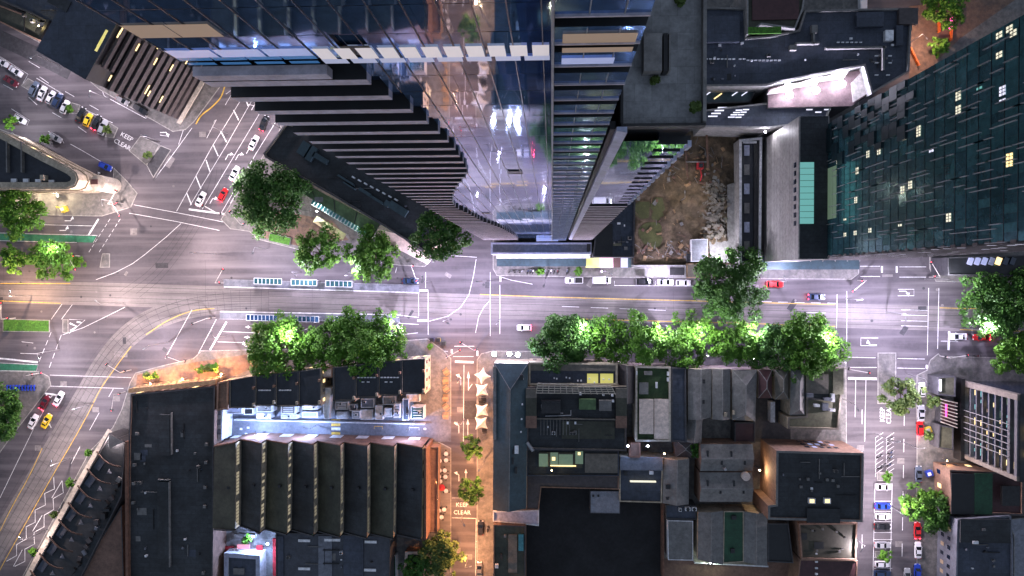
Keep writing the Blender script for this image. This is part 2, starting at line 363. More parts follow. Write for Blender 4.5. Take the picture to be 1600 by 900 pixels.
dash((172,342),(137,397),7); dash((188,342),(153,397),7); dash((80,519),(59,570),4); dash((96,523),(75,580),4); dash((1413,645),(1409,890),6,.15,.5)
dash((1308,474),(1180,471),5,.12); dash((1040,485),(860,478),4,.12); dash((1420,484),(1450,485),1,.12); dash((900,425),(880,425),1)
for y in (484,492,501,509): ln([(1408,y),(1449,y+1)],.1)
for y in (491,500): ln([(1260,y-3),(1290,y-2)],.1)
for x in (205,): pass
dash((1347,640),(1347,900),4,.15,.35)
zz=[[(84,746),(85,764),(70,771),(71,789),(55,797),(55,816),(41,823),(41,842),(26,851),(26,868),(10,877)],[(97,751),(99,770),(83,779),(84,796),(69,805),(69,823),(53,832),(54,850),(39,858),(39,877),(23,885)],[(97,751),(81,778)],[(66,805),(51,830)],[(35,859),(21,885)]]
for z_ in zz: ln(z_,.17)
for i in range(9):      # slanted motorcycle bays
    y=680+i*7
    ln([(1380,y-4),(1368,y+4),(1368,y+9)],.1); ln([(1397,y-4),(1385,y+4),(1385,y+9)],.1)
for y in (756,783,799,815,832,843,871,888): ln([(1366,y),(1394,y)],.12)
for x0,y0,x1,y1 in [(1374,565,1374,573),(1396,566,1396,574),(1321,565,1321,572),(1448,570,1448,576),(706,546,706,552),(746,548,746,556),(1378,416,1378,426),(1401,416,1401,426)]: ln([(x0,y0),(x1,y1)],.5)
for y in (657,663.5,670,677,683.5): ln([(518,y),(532,y)],.8,ym if y%2 else wm,.165)
for a in ((585,666,598,670),(640,668,655,672),(560,683,571,687),(600,684,612,688),(638,682,650,687),(580,660,585,661)):
    ln([(a[0],a[3]),(a[0],a[1]),(a[2],a[1]),(a[2],a[3])],.15,wm if a[0]>630 else ym,.165)
for p_ in ((375,670),(383,678),(386,668),(470,680),(549,684),(628,684),(662,670)): ln([p_,(p_[0]+4,p_[1])],.6,wm,.165)
def arrow(px,py,ang,L=26,turn=0,wd=.2,z=.02):
    """arrow whose tail is at px,py; ang in picture degrees (0=right, 90=up)"""
    a=P(px,py);s=L/5.4; d=Vector((math.cos(R(ang)),math.sin(R(ang))));n=Vector((-d.y,d.x)); o=a.to_2d()
    if turn==0:
        wm.strip([o,o+d*s*.7],wd,z); t=o+d*s; m_=o+d*s*.65; wm.face([(m_.x-n.x*.45,m_.y-n.y*.45,z),(t.x,t.y,z),(m_.x+n.x*.45,m_.y+n.y*.45,z)][::1 if True else -1])
    else:
        e=d*s*.62; q=o+e; k=n*turn; wm.strip([o,o+e*.8,q+k*.5],wd,z)
        c=q+k*.45; t=q+k*1.5+d*.25; wm.face([(c.x-d.x*.5,c.y-d.y*.5,z),(t.x,t.y,z),(c.x+d.x*.6,c.y+d.y*.6,z)])
for a in [(101,345,0,20,1),(93,360,0,20,1),(500,515,180,26,0),(400,511,180,18,0),(400,527,180,20,0),(392,541,180,18,-1),(720,602,90,24,1),(732,610,90,30,0),(717,677,90,24,1),(731,680,90,26,0),
   (352,250,60,20,-1),(368,250,60,20,-1),(385,240,60,20,-1),(328,318,60,18,-1),(360,318,60,16,0),(250,207,0,20,-1),(393,172,60,18,0),(1370,539,180,20,-1),(1405,455,0,20,-1),(717,752,90,20,1),(728,752,90,20,0),(80,668,120,8,0)]: arrow(*a)
ln([(732,608),(738,600)],.2)
for pts in [[(750,460),(850,464),(1000,468),(1100,470.5),(1250,474.5),(1305,476)],[(895,498),(1000,501),(1190,506),(1305,510)],[(1468,481),(1600,484)],[(1500,515),(1660,519)],[(0,470),(95,474)],[(0,443),(110,443)]]:
    ln(pts,.2,ym)
wl=[(p.x,p.y) for p in curve([Vector(a) for a in [(335,482),(300,486),(262,501),(228,523)]],6)]; ln(wl,.2,ym)
wl=[(p.x,p.y) for p in curve([Vector(a) for a in [(205,541),(180,575),(157,608),(140,642),(118,682),(80,747),(40,818),(0,890),(-20,930)]],6)]; ln(wl,.2,ym)
wl=[(p.x,p.y) for p in curve([Vector(a) for a in [(66,700),(45,745),(20,790),(0,830)]],6)]; ln(wl,.2,ym)
wl=[(p.x,p.y) for p in curve([Vector(a) for a in [(352,132),(345,152),(330,168),(315,180),(306,194)]],6)]; ln(wl,.35,ym)
gm.face([(*P(x,y).to_2d(),.012) for x,y in ccw([(p.x,-p.y) for p in [Vector(a) for a in [(0,365),(151,369),(145,379),(0,375)]]])] if 0 else [(*P(x,y).to_2d(),.012) for x,y in [(0,375),(145,379),(151,369),(0,365)]])
gm.face([(*P(x,y).to_2d(),.012) for x,y in [(0,579),(56,580),(59,570),(0,568)]])
struct('road_marking',wm,M['white_paint']); struct('yellow_road_marking',ym,M['yellow_paint']); struct('green_cycle_lane',gm,M['green_paint'])
pm_=MB(); pd_=MB(); rr=random.Random(77)
def inroad(px,py):
    if 425<py<530 and 0<px<1600: return True
    if 335<py<560 and px<300: return True
    a=(px-230)/170; return 0<=a<=1 and abs(py-(330-a*190))<45
k=0
while k<70:
    px,py=rr.uniform(0,1600),rr.uniform(120,560)
    if not inroad(px,py): continue
    k+=1; c=P(px,py); 
    if k%3:
        r_=rr.uniform(.3,.42); (pd_ if k%2 else pm_).face([(c.x+math.cos(a)*r_,c.y+math.sin(a)*r_,.0165) for a in [2*math.pi*q/12 for q in range(12)]])
    else:
        w_,h_=rr.uniform(.8,4.5),rr.uniform(.7,2.2); an=rr.choice((0,.02,1.0)); (pm_ if k%2 else pd_).face([(c.x+x*math.cos(an)-y*math.sin(an),c.y+x*math.sin(an)+y*math.cos(an),.0145) for x,y in ((-w_/2,-h_/2),(w_/2,-h_/2),(w_/2,h_/2),(-w_/2,h_/2))])
for (x,y) in [(1384,650),(1382,600),(1345,700),(1408,720),(1405,850),(720,640),(735,720),(715,860),(60,700),(100,600),(150,640),(317,210),(183,623),(733,870)]:
    c=P(x,y); pm_.face([(c.x-1.1,c.y-.8,.0145),(c.x+.9,c.y-.8,.0145),(c.x+.9,c.y+.8,.0145),(c.x-1.1,c.y+.8,.0145)])
struct('road_patch',pm_,mat('patch_pale',(.2,.185,.18),.9,var=.2)); struct('manhole_cover',pd_,M['asphalt_patch'])
def text(body,px,py,size,rot,m='white_paint',z=.022,name='road_lettering'):
    cu=bpy.data.curves.new('t','FONT'); cu.body=body; cu.size=size; cu.align_x='CENTER'; cu.align_y='CENTER'; cu.resolution_u=2
    o=bpy.data.objects.new('t',cu); COL.objects.link(o); dg=bpy.context.evaluated_depsgraph_get(); me=bpy.data.meshes.new_from_object(o.evaluated_get(dg))
    bpy.data.objects.remove(o); q=bpy.data.objects.new(name,me); COL.objects.link(q); me.materials.clear(); me.materials.append(M[m])
    q.location=P(px,py,z); q.rotation_euler=(0,0,R(rot)); q['kind']='structure'; return q
text('KEEP',722,789,1.7,0); text('CLEAR',722,801,1.7,0); text('KEEP',1379,648,1.9,90); text('CLEAR',1389,647,1.9,90); text('KEEP',198,214,1.9,-28); text('CLEAR',191,226,1.9,-28)
# ------------------------------------------------------------------ trees
def leafcloud(R_,seed,zs=.55,n=None,lobes=13):
    r=np.random.default_rng(seed)
    nc=int(18+R_*R_*1.25)
    u=r.normal(size=(nc,3)); u/=np.linalg.norm(u,axis=1)[:,None]; u[:,2]=np.where(u[:,2]<-.25,-u[:,2],u[:,2])
    ld=r.normal(size=(lobes,3)); ld/=np.linalg.norm(ld,axis=1)[:,None]
    lob=np.max(u@ld.T,axis=1); rad=R_*(.60+.50*np.clip((lob-.55)/.4,0,1))*r.uniform(.66,1.04,nc)
    inner=r.random(nc)<.25; rad=np.where(inner,rad*.6,rad)
    C=u*rad[:,None]; C[:,2]*=zs
    cr=r.uniform(.085,.21,nc)*R_+.22
    per=np.clip((cr*cr*40).astype(int)+14,14,190)
    idx=np.repeat(np.arange(nc),per); N=len(idx)
    v=r.normal(size=(N,3)); v/=np.linalg.norm(v,axis=1)[:,None]
    pos=C[idx]+v*(cr[idx]*r.uniform(.45,1.12,N))[:,None]*np.array([1,1,.8])
    nr=v*.8+r.normal(size=(N,3))*.55+np.array([0,0,.5]); nr/=np.linalg.norm(nr,axis=1)[:,None]
    t=np.cross(nr,r.normal(size=(N,3))); t/=np.linalg.norm(t,axis=1)[:,None]; bb=np.cross(nr,t)
    s=(r.uniform(.2,.44,N))[:,None]
    q=np.stack([pos-t*s,pos-bb*s*.7,pos+t*s,pos+bb*s*.7],1).reshape(-1,3)
    return q,np.arange(N*4).reshape(-1,4)
def tree(px,py,rpx,label,m='foliage',group='street trees along the kerbs',hz=None,zs=.55,name='street_tree'):
    R0=rpx/5.4; zc=(hz if hz else 3.4+R0*.36); R_=R0*(CAMH-zc)/CAMH
    c=P(px,py,zc); base=Vector((c.x,c.y,.13)); t=thing(name,label,'tree',base,group)
    q,f=leafcloud(R_,int(px*7+py),zs)
    me=bpy.data.meshes.new('crown'); me.vertices.add(len(q)); me.vertices.foreach_set('co',(q+np.array([0,0,zc-.13])).ravel())
    me.loops.add(f.size); me.loops.foreach_set('vertex_index',f.ravel().astype(np.int32)); me.polygons.add(len(f)); me.polygons.foreach_set('loop_start',np.arange(0,f.size,4,dtype=np.int32)); me.polygons.foreach_set('loop_total',np.full(len(f),4,dtype=np.int32))
    me.materials.append(M[m]); me.update(); me.validate()
    o=bpy.data.objects.new('crown',me); COL.objects.link(o); o.parent=t
    b=MB(); r0=.12+.035*R_; b.cyl(base,(c.x,c.y,zc-.2*R_),r0,r0*.6)
    rr=random.Random(px)
    for k in range(6):
        a=k*1.05+rr.random(); b.cyl((c.x,c.y,zc*(.5+.05*k)),(c.x+math.cos(a)*R_*.65,c.y+math.sin(a)*R_*.65,zc+R_*.2),r0*.5,r0*.12,6)
    b.build('trunk',M['bark'],t); return t
TR=[(427,308,57,'largest tree on the corner plaza, beside the diagonal road',"foliage_dark"),(685,368,44,'dark round tree at the tip of the low wedge roof','foliage_dark'),
(497,395,37,'bright tree on the north kerb beside the small plaza parasol','foliage'),(583,400,42,'wide tree on the north kerb right of the parasol tree','foliage'),
(34,330,42,'broad tree on the pavement below the flatiron building','foliage'),(22,402,24,'small bright tree on the median at the left edge','foliage'),(85,405,36,'bright tree at the tip of the grassy median','foliage'),
(434,545,52,'tree on the south kerb left of the pair, over the brick plaza end','foliage'),(514,545,41,'smaller tree between two larger ones above the black terrace roofs','foliage'),(578,533,55,'large tree above the middle of the black terrace roofs','foliage'),
(880,530,51,'dark tree at the left end of the long kerbside row','foliage_dark'),(943,530,35,'small bright tree second in the long kerbside row','foliage'),(1003,533,40,'middle tree of the long row, above the green roof terrace','foliage'),
(1070,532,42,'bright tree in the long row above the narrow dark roof','foliage'),(1148,536,39,'pale green tree in the long row above the grey gables','foliage'),(1210,542,42,'tree in the long row above the small hipped roof','foliage_dark'),
(1262,543,53,'largest tree at the right end of the long row by the crossing','foliage'),(1137,446,54,'big dark tree standing alone by the construction site kerb','foliage_dark'),
(1556,467,54,'big dark tree on the right kerb under the blue shop canopy','foliage_dark'),(1580,548,37,'bright tree at the right edge beside the beamed office block','foliage'),
(1411,615,31,'loose small-leaved tree on the traffic island','foliage_olive'),(1440,785,30,'bright kerbside tree beside the maroon roof','foliage'),(1462,803,33,'dark kerbside tree touching the grey roof by the east street','foliage_dark'),
(733,700,19,'upper small tree in the orange lit street','foliage_dark'),(737,765,22,'lower small tree in the orange lit street','foliage_dark'),(690,866,38,'tree with golden lit edge at the bottom of the orange street','foliage_olive'),
(652,888,26,'dark tree beside the brick kiosk at the bottom','foliage_dark'),(8,646,42,'dark tree on the bottom left pavement','foliage_dark'),(1478,10,33,'tree over the yard at the top right','foliage'),
(1466,76,15,'little tree beside the sloping glass tower near the yard','foliage')]
for a in TR: tree(a[0],a[1],a[2],a[3],a[4],hz=(16 if a[0]==685 else None))
SM=[(328,119,12,'round shrub at the foot of the louvred building'),(139,707,5.5,'topmost of the small trees beside the zigzag marking'),(111,754,7.5,'second small tree beside the zigzag marking'),(85,804,6,'third small tree beside the zigzag marking'),(52,862,6.5,'lowest small tree beside the zigzag marking'),
(110,171,6,'small tree on the parking island beside the yellow car bays'),(168,204,6,'small tree at the end of the angled car bays'),(18,192,10,'tree beside the lamp near the flatiron'),(72,218,7,'low shrub beside the parked silver car near the flatiron'),
(231,241,6,'small bush on the pale triangular island'),(1386,746,7,'small tree on the island below the motorcycles'),(1383,868,9,'yellow green tree between the parked cars'),(1457,625,11,'low bush beside the beamed office entrance'),(843,424,6,'young street tree among the parked motorcycles'),(904,424,6,'young street tree above the white utility truck'),
(230,587,6,'left potted tree by the orange lit facade'),(241,586,6,'right potted tree by the orange lit facade'),(314,578,7,'left shrub of the planter row on the brick plaza'),(324,575,6,'middle shrub of the planter row on the brick plaza'),(337,573,7,'right shrub of the planter row on the brick plaza'),(125,409,10,'low bush at the tip of the grassy median'),(1450,680,7,'bush beside the red car on the east pavement'),(672,542,4,'small green shrub in the corner of the outdoor café')]
for i,a in enumerate(SM): tree(a[0],a[1],a[2],a[3],'foliage' if i%3 else 'foliage_olive','small trees and shrubs on the pavements',hz=1.0+a[2]/5.4*1.1,name='small_tree',zs=.9)
g=MB(); g.prism([p for p in PL([(5,498),(78,500),(78,519),(5,518)])],.0,.2); struct('kerb',g,M['kerb'])
g=MB(); g.face([(p.x,p.y,.21) for p in ccw(PL([(6,499),(77,501),(77,518),(6,517)]))]); o=g.build('grass',M['grass']); tag(o,'bright mown grass on the narrow traffic island','grass',kind='stuff')
g=MB(); g.face([(p.x,p.y,.3) for p in ccw(PL([(30,398),(120,400),(132,412),(30,414)]))]); o=g.build('grass',M['grass']); tag(o,'green planting beneath the median trees','ground cover',kind='stuff')
g=MB(); g.face([(p.x,p.y,.4) for p in ccw(PL([(421,367),(452,375),(451,382),(420,374)]))]); o=g.build('hedge_planting',M['grass']); tag(o,'low planting in the plaza bed beside the big tree','ground cover',kind='stuff')
# ------------------------------------------------------------------ buildings
def winrow(t,a,b,z0,z1,fl=3.4,sp=2.8,ww=1.2,wh=1.6,lit=.2,maxn=30,lm='lit_warm',off_=.03):
    a=Vector(a).to_2d();b=Vector(b).to_2d();d=b-a;L=d.length;d.normalize();n=Vector((d.y,-d.x))
    if n.dot(-(a+b)/2)<0: n=-n
    cnt=0; nx=int(L/sp); nz=int((z1-z0)/fl)
    for i in range(nx):
        for k in range(nz):
            if cnt>=maxn: return
            c=a+d*(L*(i+.5)/nx)+n*off_; z=z0+fl*(k+.5); m=MB()
            m.beam((c.x-d.x*ww/2,c.y-d.y*ww/2,z),(c.x+d.x*ww/2,c.y+d.y*ww/2,z),.08,wh)
            m.build('window',M[lm] if random.random()<lit else M['glass'],t); cnt+=1
def bldg(name,label,cat,poly,z,wall='dark_wall',roof='black_roof',par=.5,pw=.35,group=None,pm=None,win=None,z0=0):
    pl=[(p.x,p.y) for p in PL(poly,z)]; cx=sum(p[0] for p in pl)/len(pl); cy=sum(p[1] for p in pl)/len(pl)
    t=thing(name,label,cat,(cx,cy,z0),group)
    pl=ccw(pl); b=MB(); n=len(pl)
    for i in range(n):
        j=(i+1)%n; b.face([(*pl[i],z0),(*pl[j],z0),(*pl[j],z),(*pl[i],z)])
    ins=inset(pl,pw)
    for i in range(n):
        j=(i+1)%n; b.face([(*ins[j],z),(*ins[j],z-par),(*ins[i],z-par),(*ins[i],z)][::-1])
    b.build('wall',M[wall],t)
    b=MB()
    for i in range(n):
        j=(i+1)%n; b.face([(*pl[i],z+.02),(*pl[j],z+.02),(*ins[j],z+.02),(*ins[i],z+.02)])
    b.build('coping',M[pm or wall],t)
    b=MB(); b.face([(x,y,z-par) for x,y in ins]); b.build('roof',M[roof],t)
    if win:
        for i in range(n):
            a=Vector(pl[i]);c=Vector(pl[(i+1)%n]); d=c-a; nn=Vector((d.y,-d.x)).normalized()
            if d.length>6 and nn.dot(-(a+c)/2)>6: winrow(t,a,c,1,z-.6,**win)
    return t
def pit(t,name,px,py,wpx,hpx,z,h,m,rot=0):
    """box on a roof given by its picture rectangle centre and size at height z+h"""
    c=P(px,py,z+h); s=(CAMH-z-h)/FPX*math.cos(0); b=MB(); b.box((c.x,c.y,z+h/2),(wpx*s,hpx*s,h),R(rot)); return b.build(name,M[m],t)
def gable(name,label,quad,z,rise,wall='cream_wall',roof='grey_roof_x',hip=(0,0),group=None,par=True,cat='building'):
    """quad picture corners a,b (first end) c,d (other end); the ridge runs from ab to cd"""
    a,b_,c,d=[Vector((p.x,p.y)) for p in PL(quad,z)]; cx=(a+b_+c+d)/4
    t=thing(name,label,cat,(cx.x,cx.y,0),group)
    m=MB(); q=ccw([tuple(k) for k in (a,b_,c,d)])
    for i in range(4): j=(i+1)%4; m.face([(*q[i],0),(*q[j],0),(*q[j],z),(*q[i],z)])
    e1=(a+b_)/2; e2=(c+d)/2; dd=(e2-e1); L=dd.length; dd.normalize(); r1=e1+dd*hip[0]; r2=e2-dd*hip[1]
    if hip[0]==0: m.face([(*a,z),(*b_,z),(*r1,z+rise)])
    if hip[1]==0: m.face([(*c,z),(*d,z),(*r2,z+rise)])
    m.build('wall',M[wall],t)
    m=MB(); zz=z+.03; R1=(*r1,z+rise+.03);R2=(*r2,z+rise+.03)
    m.face([(*b_,zz),(*c,zz),R2,R1]); m.face([(*d,zz),(*a,zz),R1,R2])
    if hip[0]: m.face([(*a,zz),(*b_,zz),R1])
    if hip[1]: m.face([(*c,zz),(*d,zz),R2])
    m.build('roof',M[roof],t)
    m=MB(); m.beam(R1,R2,.18,.12)
    for u,v,h in ((a,b_,hip[0]),(c,d,hip[1])):
        if h:
            rr=R1 if u is a else R2
            m.beam((*u,zz),rr,.15,.1); m.beam((*v,zz),rr,.15,.1)
    m.build('ridge_cap',M['concrete'],t)
    return t
def ac(t,px,py,z,w_=7,h_=6,m='white_metal',hh=1.2,rot=0):
    o=pit(t,'air_conditioner',px,py,w_,h_,z,hh,m,rot); c=P(px,py,z+hh); b=MB(); b.cyl((c.x,c.y,z+hh),(c.x,c.y,z+hh+.12),w_*.05+.12,n=10); b.build('fan',M['dark_metal'],o); return o
# --- towers -------------------------------------------------
TY=P(862,372,10).y
def UX(px): return (px-862)/60*TY      # picture units at the facade foot to metres
XL=UX(760); XM=UX(862); XR=UX(884)
FLH=3.5; Z0=10.0; ZT=203.0
def zof(y):  return PY(862,y,TY).z
tw=thing('glass_tower','tall glass tower with stacked pale balcony bands and a curved glass bay','tower',(0,TY+12,0))
b=MB(); b.prism([(XL+.3,TY+.7),(XR-.3,TY+.7),(XR-.3,TY+26),(XL+.3,TY+26)],0,ZT); b.build('core_wall',M['recess'],tw)
# boundary between balcony bands and glass bay as x (in picture foot units) by picture row
by=[100,128.7,153,172.5,191,206,220,242,259,267,274,287,298,312,319,326,340,352,365]
bx=[54,52,48.5,46,44.5,43.5,43,43.6,45,48,52,61,68,76,78,74,70,58,50]
def xb(z):
    y=435-FPX*0+0; d=TY/(CAMH-z)            # tan of the view angle
    # picture row seen at facade height z
    lo,hi=0.,372.
    for _ in range(24):
        m_=(lo+hi)/2
        if zof(m_)>z: lo=m_
        else: hi=m_
    y=(lo+hi)/2
    return -float(np.interp(y,by,bx))/60*TY
nfl=int((ZT-Z0)/FLH)
glassL=MB(); bandT=0; win_l=MB(); blinds=MB()
ZB=zof(100)
for k in range(nfl):
    z=Z0+k*FLH; B=xb(z+1)
    if z<ZB:
        m=MB(); rB=.0
        m.prism([(XL,TY-.45),(B,TY-.45),(B,TY+.6),(XL,TY+.6)],z,z+1.05,0,True,1)
        o=m.build('balcony',[M['spandrel'],M['recess']],tw)
        # dark recessed glazing line above each balustrade
        m=MB(); m.face([(XL,TY+.45,z+1.18),(B,TY+.45,z+1.18),(B,TY+.45,z+FLH),(XL,TY+.45,z+FLH)]); m.build('glazing',M['glass'],o)
        if random.random()<.5:
            m=MB(); x=random.uniform(XL+2,B-4); m.face([(x,TY+.40,z+1.3),(x+2.6,TY+.40,z+1.3),(x+2.6,TY+.40,z+3.1),(x,TY+.40,z+3.1)])
            m.build('lit_window',M['lit_pale' if random.random()<.15 else 'glass'],o)
        x0=B
    else: x0=XL
    # glass bay panels
    pw=1.42; n=max(1,int(round((XM-x0)/pw))); pw=(XM-x0)/n
    lit=False
    for i in range(n):
        a=x0+i*pw; c=a+pw; j=[rng.normal(0,.0035) for _ in range(3)]
        dy=0.0 if rng.random()>.012 else .25
        q=[(a,TY+j[0]+dy,z+.06),(c,TY+j[1]+dy,z+.06),(c,TY+j[2]+dy,z+FLH),(a,TY+j[0]+j[2]-j[1]+dy,z+FLH)]
        if dy: win_l.face([(a,TY-.01,z+.4),(c,TY-.01,z+.4),(c,TY-.01,z+1.9),(a,TY-.01,z+1.9)])
        glassL.face(q,1 if a>-2.9 else 0)  # right-hand panes carry the painted blue reflection
glassL.build('curtain_wall',[M['tower_glass'],M['tower_glass_reflection']],tw); win_l.build('open_vents',M['recess'],tw)
m=MB()
x=XL
while x<XM-.2:
    z_lo=Z0
    # mullion only where glass bay is
    zz=Z0; run=None
    for k in range(nfl+1):
        z=Z0+k*FLH; g_=(z>=ZB or x>xb(z+1)) and k<nfl
        if g_ and run is None: run=z
        if not g_ and run is not None: m.box((x,TY-.02,(run+z)/2),(.055,.05,z-run)); run=None
    x+=1.42
m.build('mullion',M['mullion'],tw)
# lit office storeys near the top
def band(y0,y1,x0,x1,mt,name,yoff=-.06,cnt=1,gap=.15):
    z0=zof(y1);z1=zof(y0)
    for i in range(cnt):
        a=x0+(x1-x0)*i/cnt+gap/2; c=x0+(x1-x0)*(i+1)/cnt-gap/2
        q=MB(); q.face([(a,TY+yoff,z0),(c,TY+yoff,z0),(c,TY+yoff,z1),(a,TY+yoff,z1)]); q.build(name,M[mt],tw)
mat('lit_ceiling',(.4,.38,.4),.5,emit=(.80,.72,.72),es=.40,var=.0)
mat('lit_ceiling_dim',(.4,.38,.4),.5,emit=(.45,.50,.75),es=.35,var=.0)
mat('lit_tan',(.3,.22,.15),.6,emit=(.55,.38,.26),es=.2,var=0)
mat('lit_blue',(.05,.2,.4),.4,emit=(.02,.10,.26),es=.35,var=0)
mat('lit_lilac',(.3,.3,.45),.4,emit=(.28,.33,.55),es=.5,var=0)
band(68,85,XL*.62,XM,'lit_ceiling','lit_office',cnt=11,gap=.25)
band(85,92,XL*.62,XM,'lit_ceiling_dim','lit_office',cnt=8,gap=.2)
band(67,79,XL,XL*.62,'lit_lilac','lit_office',cnt=3); band(79,84,XL,XL*.62,'lit_blue','lit_office',cnt=4,gap=.1); band(87,91,XL,XL*.62,'lit_blue','lit_office',cnt=4,gap=.3)
band(25,46,XL,XL*.79,'lit_tan','lit_office',cnt=2,gap=.05)
q=MB(); q.beam((XL,TY-.2,zof(101)),(XL*.62,TY-.2,zof(101)),.5,1.0); q.build('sill_band',M['spandrel'],tw)
# right hand part of the front: blue glass bands with dark slots
for k in range(nfl):
    z=Z0+k*FLH
    xe=XR
    m=MB(); m.prism([(XM+.12,TY-.55),(xe-.15,TY-.55),(xe+.0,TY-.1),(xe+.0,TY+.4),(XM+.12,TY+.4)],z,z+2.1,0,True,1)
    o=m.build('glass_band',[M['tower_glass_blue'],M['recess']],tw)
    q=MB(); q.beam((XM+.12,TY-.6,z+.08),(xe-.15,TY-.6,z+.08),.12,.16); q.build('edge_trim',M['spandrel'],o)
    for xx in (XM+1.5,XM+2.9):
        q=MB(); q.box((xx,TY-.57,z+1.05),(.05,.06,2.0)); q.build('mullion',M['fin_metal'],o)
m=MB(); m.box((XM+.04,TY-.45,(Z0+ZT)/2),(.13,.9,ZT-Z0)); m.build('edge_fin',M['fin_metal'],tw)
q=MB(); q.prism([(XL,TY),(XR,TY),(XR,TY+26),(XL,TY+26)],ZT,ZT+1,0,True); q.build('roof',M['black_roof'],tw)
band(54,62,XM+.4,XR-.3,'lit_tan','lit_office',-.62); band(31,50,XM+.4,XR-.3,'lit_tan','lit_office',-.62); band(71,81,XM+.4,XR-1.0,'lit_lilac','lit_office',-.62)
# --- lower wing of the tower with roof terrace
WX0=UX(889.5);WX1=UX(922.5);WZ=PY(1000,197,TY).z
wg=thing('tower_wing','narrower tower wing with a bare grey roof terrace beside the glass tower','tower',(8,TY+12,0))
b=MB(); b.prism([(WX0,TY+.4),(WX1-.5,TY+.4),(WX1-.5,TY+32),(WX0,TY+32)],0,WZ-.8); b.build('core_wall',M['recess'],wg)
b=MB(); b.face([(WX0,TY+.2,WZ-.78),(WX1-.2,TY+.2,WZ-.78),(WX1-.2,TY+32,WZ-.78),(WX0,TY+32,WZ-.78)]); b.build('roof_terrace',M['roof_terrace'],wg)
b=MB(); b.box(((WX0+WX1)/2,TY+.1,WZ-.6),(WX1-WX0,.2,1.2)); b.build('parapet',M['dark_metal'],wg)
b=MB(); b.box((WX1-.1,TY+16.3,WZ-.6),(.25,32,1.2)); b.build('parapet',M['concrete'],wg)
b=MB(); b.box((WX0+.02,TY+16.2,WZ-.5),(.2,32,1.2)); b.build('parapet',M['dark_metal'],wg)
c=P(1025,85,WZ); b=MB(); b.box((c.x-.3,c.y,WZ-.1),(1.3,2.7,1.4)); b.build('plant_enclosure',M['concrete'],wg); b=MB(); b.box((c.x+.62,c.y,WZ-.1),(.3,2.7,1.3)); b.build('grille',M['dark_metal'],wg); b=MB(); b.box((c.x+.9,c.y,WZ-.1),(.12,2.7,1.5)); b.build('screen',M['concrete'],wg)
b=MB()
k=0
while True:
    z=2+k*3.5
    if z+3.5>WZ-1.2: break
    low=z<106
    if low:
        m=MB(); m.prism([(WX0+.42,TY-.5),(WX1-.1,TY-.5),(WX1,TY+.5),(WX0+.42,TY+.5)],z,z+1.5,0,True,1); m.build('balcony',[M['spandrel'],M['recess']],wg)
        m=MB(); m.face([(WX0+.42,TY+.3,z+1.5),(WX1,TY+.3,z+1.5),(WX1,TY+.3,z+3.5),(WX0+.42,TY+.3,z+3.5)]); m.build('glazing',M['glass'],wg)
    else:
        xm=WX0+.42+(WX1-WX0)*(.45+.2*(WZ-z)/55)
        m=MB(); m.face([(WX0+.42,TY-.3,z),(xm,TY-.3,z),(xm,TY-.3,z+3.46),(WX0+.42,TY-.3,z+3.46)]); m.face([(xm,TY-.3,z),(xm,TY+.4,z),(xm,TY+.4,z+3.46),(xm,TY-.3,z+3.46)]); m.build('curtain_wall',M['tower_glass'],wg)
        m=MB(); m.prism([(xm,TY-.3),(WX1-.1,TY-.3),(WX1,TY+.4),(xm,TY+.4)],z,z+1.9,0,True,1); o=m.build('balcony',[M['tower_glass'],M['recess']],wg)
        m=MB(); m.box((WX1-.12,TY-.25,z+1),(.3,.5,1.9)); m.build('end_panel',M['beam_lavender'],o)
    k+=1
z1=PY(975,172,TY-.9).z
b=MB(); b.prism([(WX0-.35,TY-.35),(WX0+.4,TY-.5),(WX0+.4,TY-.05),(WX0-.35,TY-.05)],8,WZ+.1,0,True); b.build('corner_fin',M['beam_lavender'],wg)
b=MB(); b.box((WX0-.55,TY+.3,WZ/2),(.4,.6,WZ-2)); b.build('dark_joint',M['recess'],wg)
def potted(px,py,z,r,label):
    c=P(px,py,z); t=thing('potted_shrub',label,'plant',(c.x,c.y,z-.78)); b=MB(); b.cyl((c.x,c.y,z-.78),(c.x,c.y,z-.4),.16,.2); b.build('pot',M['dark_metal'],t)
    q,f=leafcloud(r,int(px),1.0); q=q*np.array([.5,.5,.5]) if r<1 else q
    me=bpy.data.meshes.new('foliage'); me.from_pydata([tuple(v) for v in q*1.0+np.array([0,0,.38+r*.6])],[],[tuple(x) for x in f]); me.materials.append(M['foliage_olive']); o=bpy.data.objects.new('foliage',me); COL.objects.link(o); o.parent=t
potted(1023,125,WZ-.3,.5,'round shrub in a pot on the grey roof terrace'); potted(1086,168,WZ-.3,.75,'spiky shrub at the corner of the grey roof terrace'); potted(1064,0,WZ-.3,.6,'shrub at the far end of the grey roof terrace')
# podium
pt=bldg('tower_podium','pale lavender podium roof at the foot of the glass tower','building',[(767,379),(924,379),(924,397),(767,397)],9.5,'white_wall','blue_grey_deck',.4,.5,pm='beam_lavender')
b=MB(); a=P(776,401,5);c=P(922,402,5); b.box(((a.x+c.x)/2,a.y,5),(c.x-a.x,1.1,.3)); b.build('white_canopy',M['white_wall'],pt)
a=P(776,403,4.4);c=P(916,416,4.4); b=MB(); b.prism([(a.x,a.y),(c.x,a.y),(c.x,c.y),(a.x,c.y)],4.2,4.4,0,True); b.build('dark_canopy',M['teal_roof'],pt)
pit(pt,'skylight',920,387,6,12,9.2,.4,'dark_metal'); pit(pt,'lit_skylight',855,374,34,5,9.2,1,'lit_lilac')
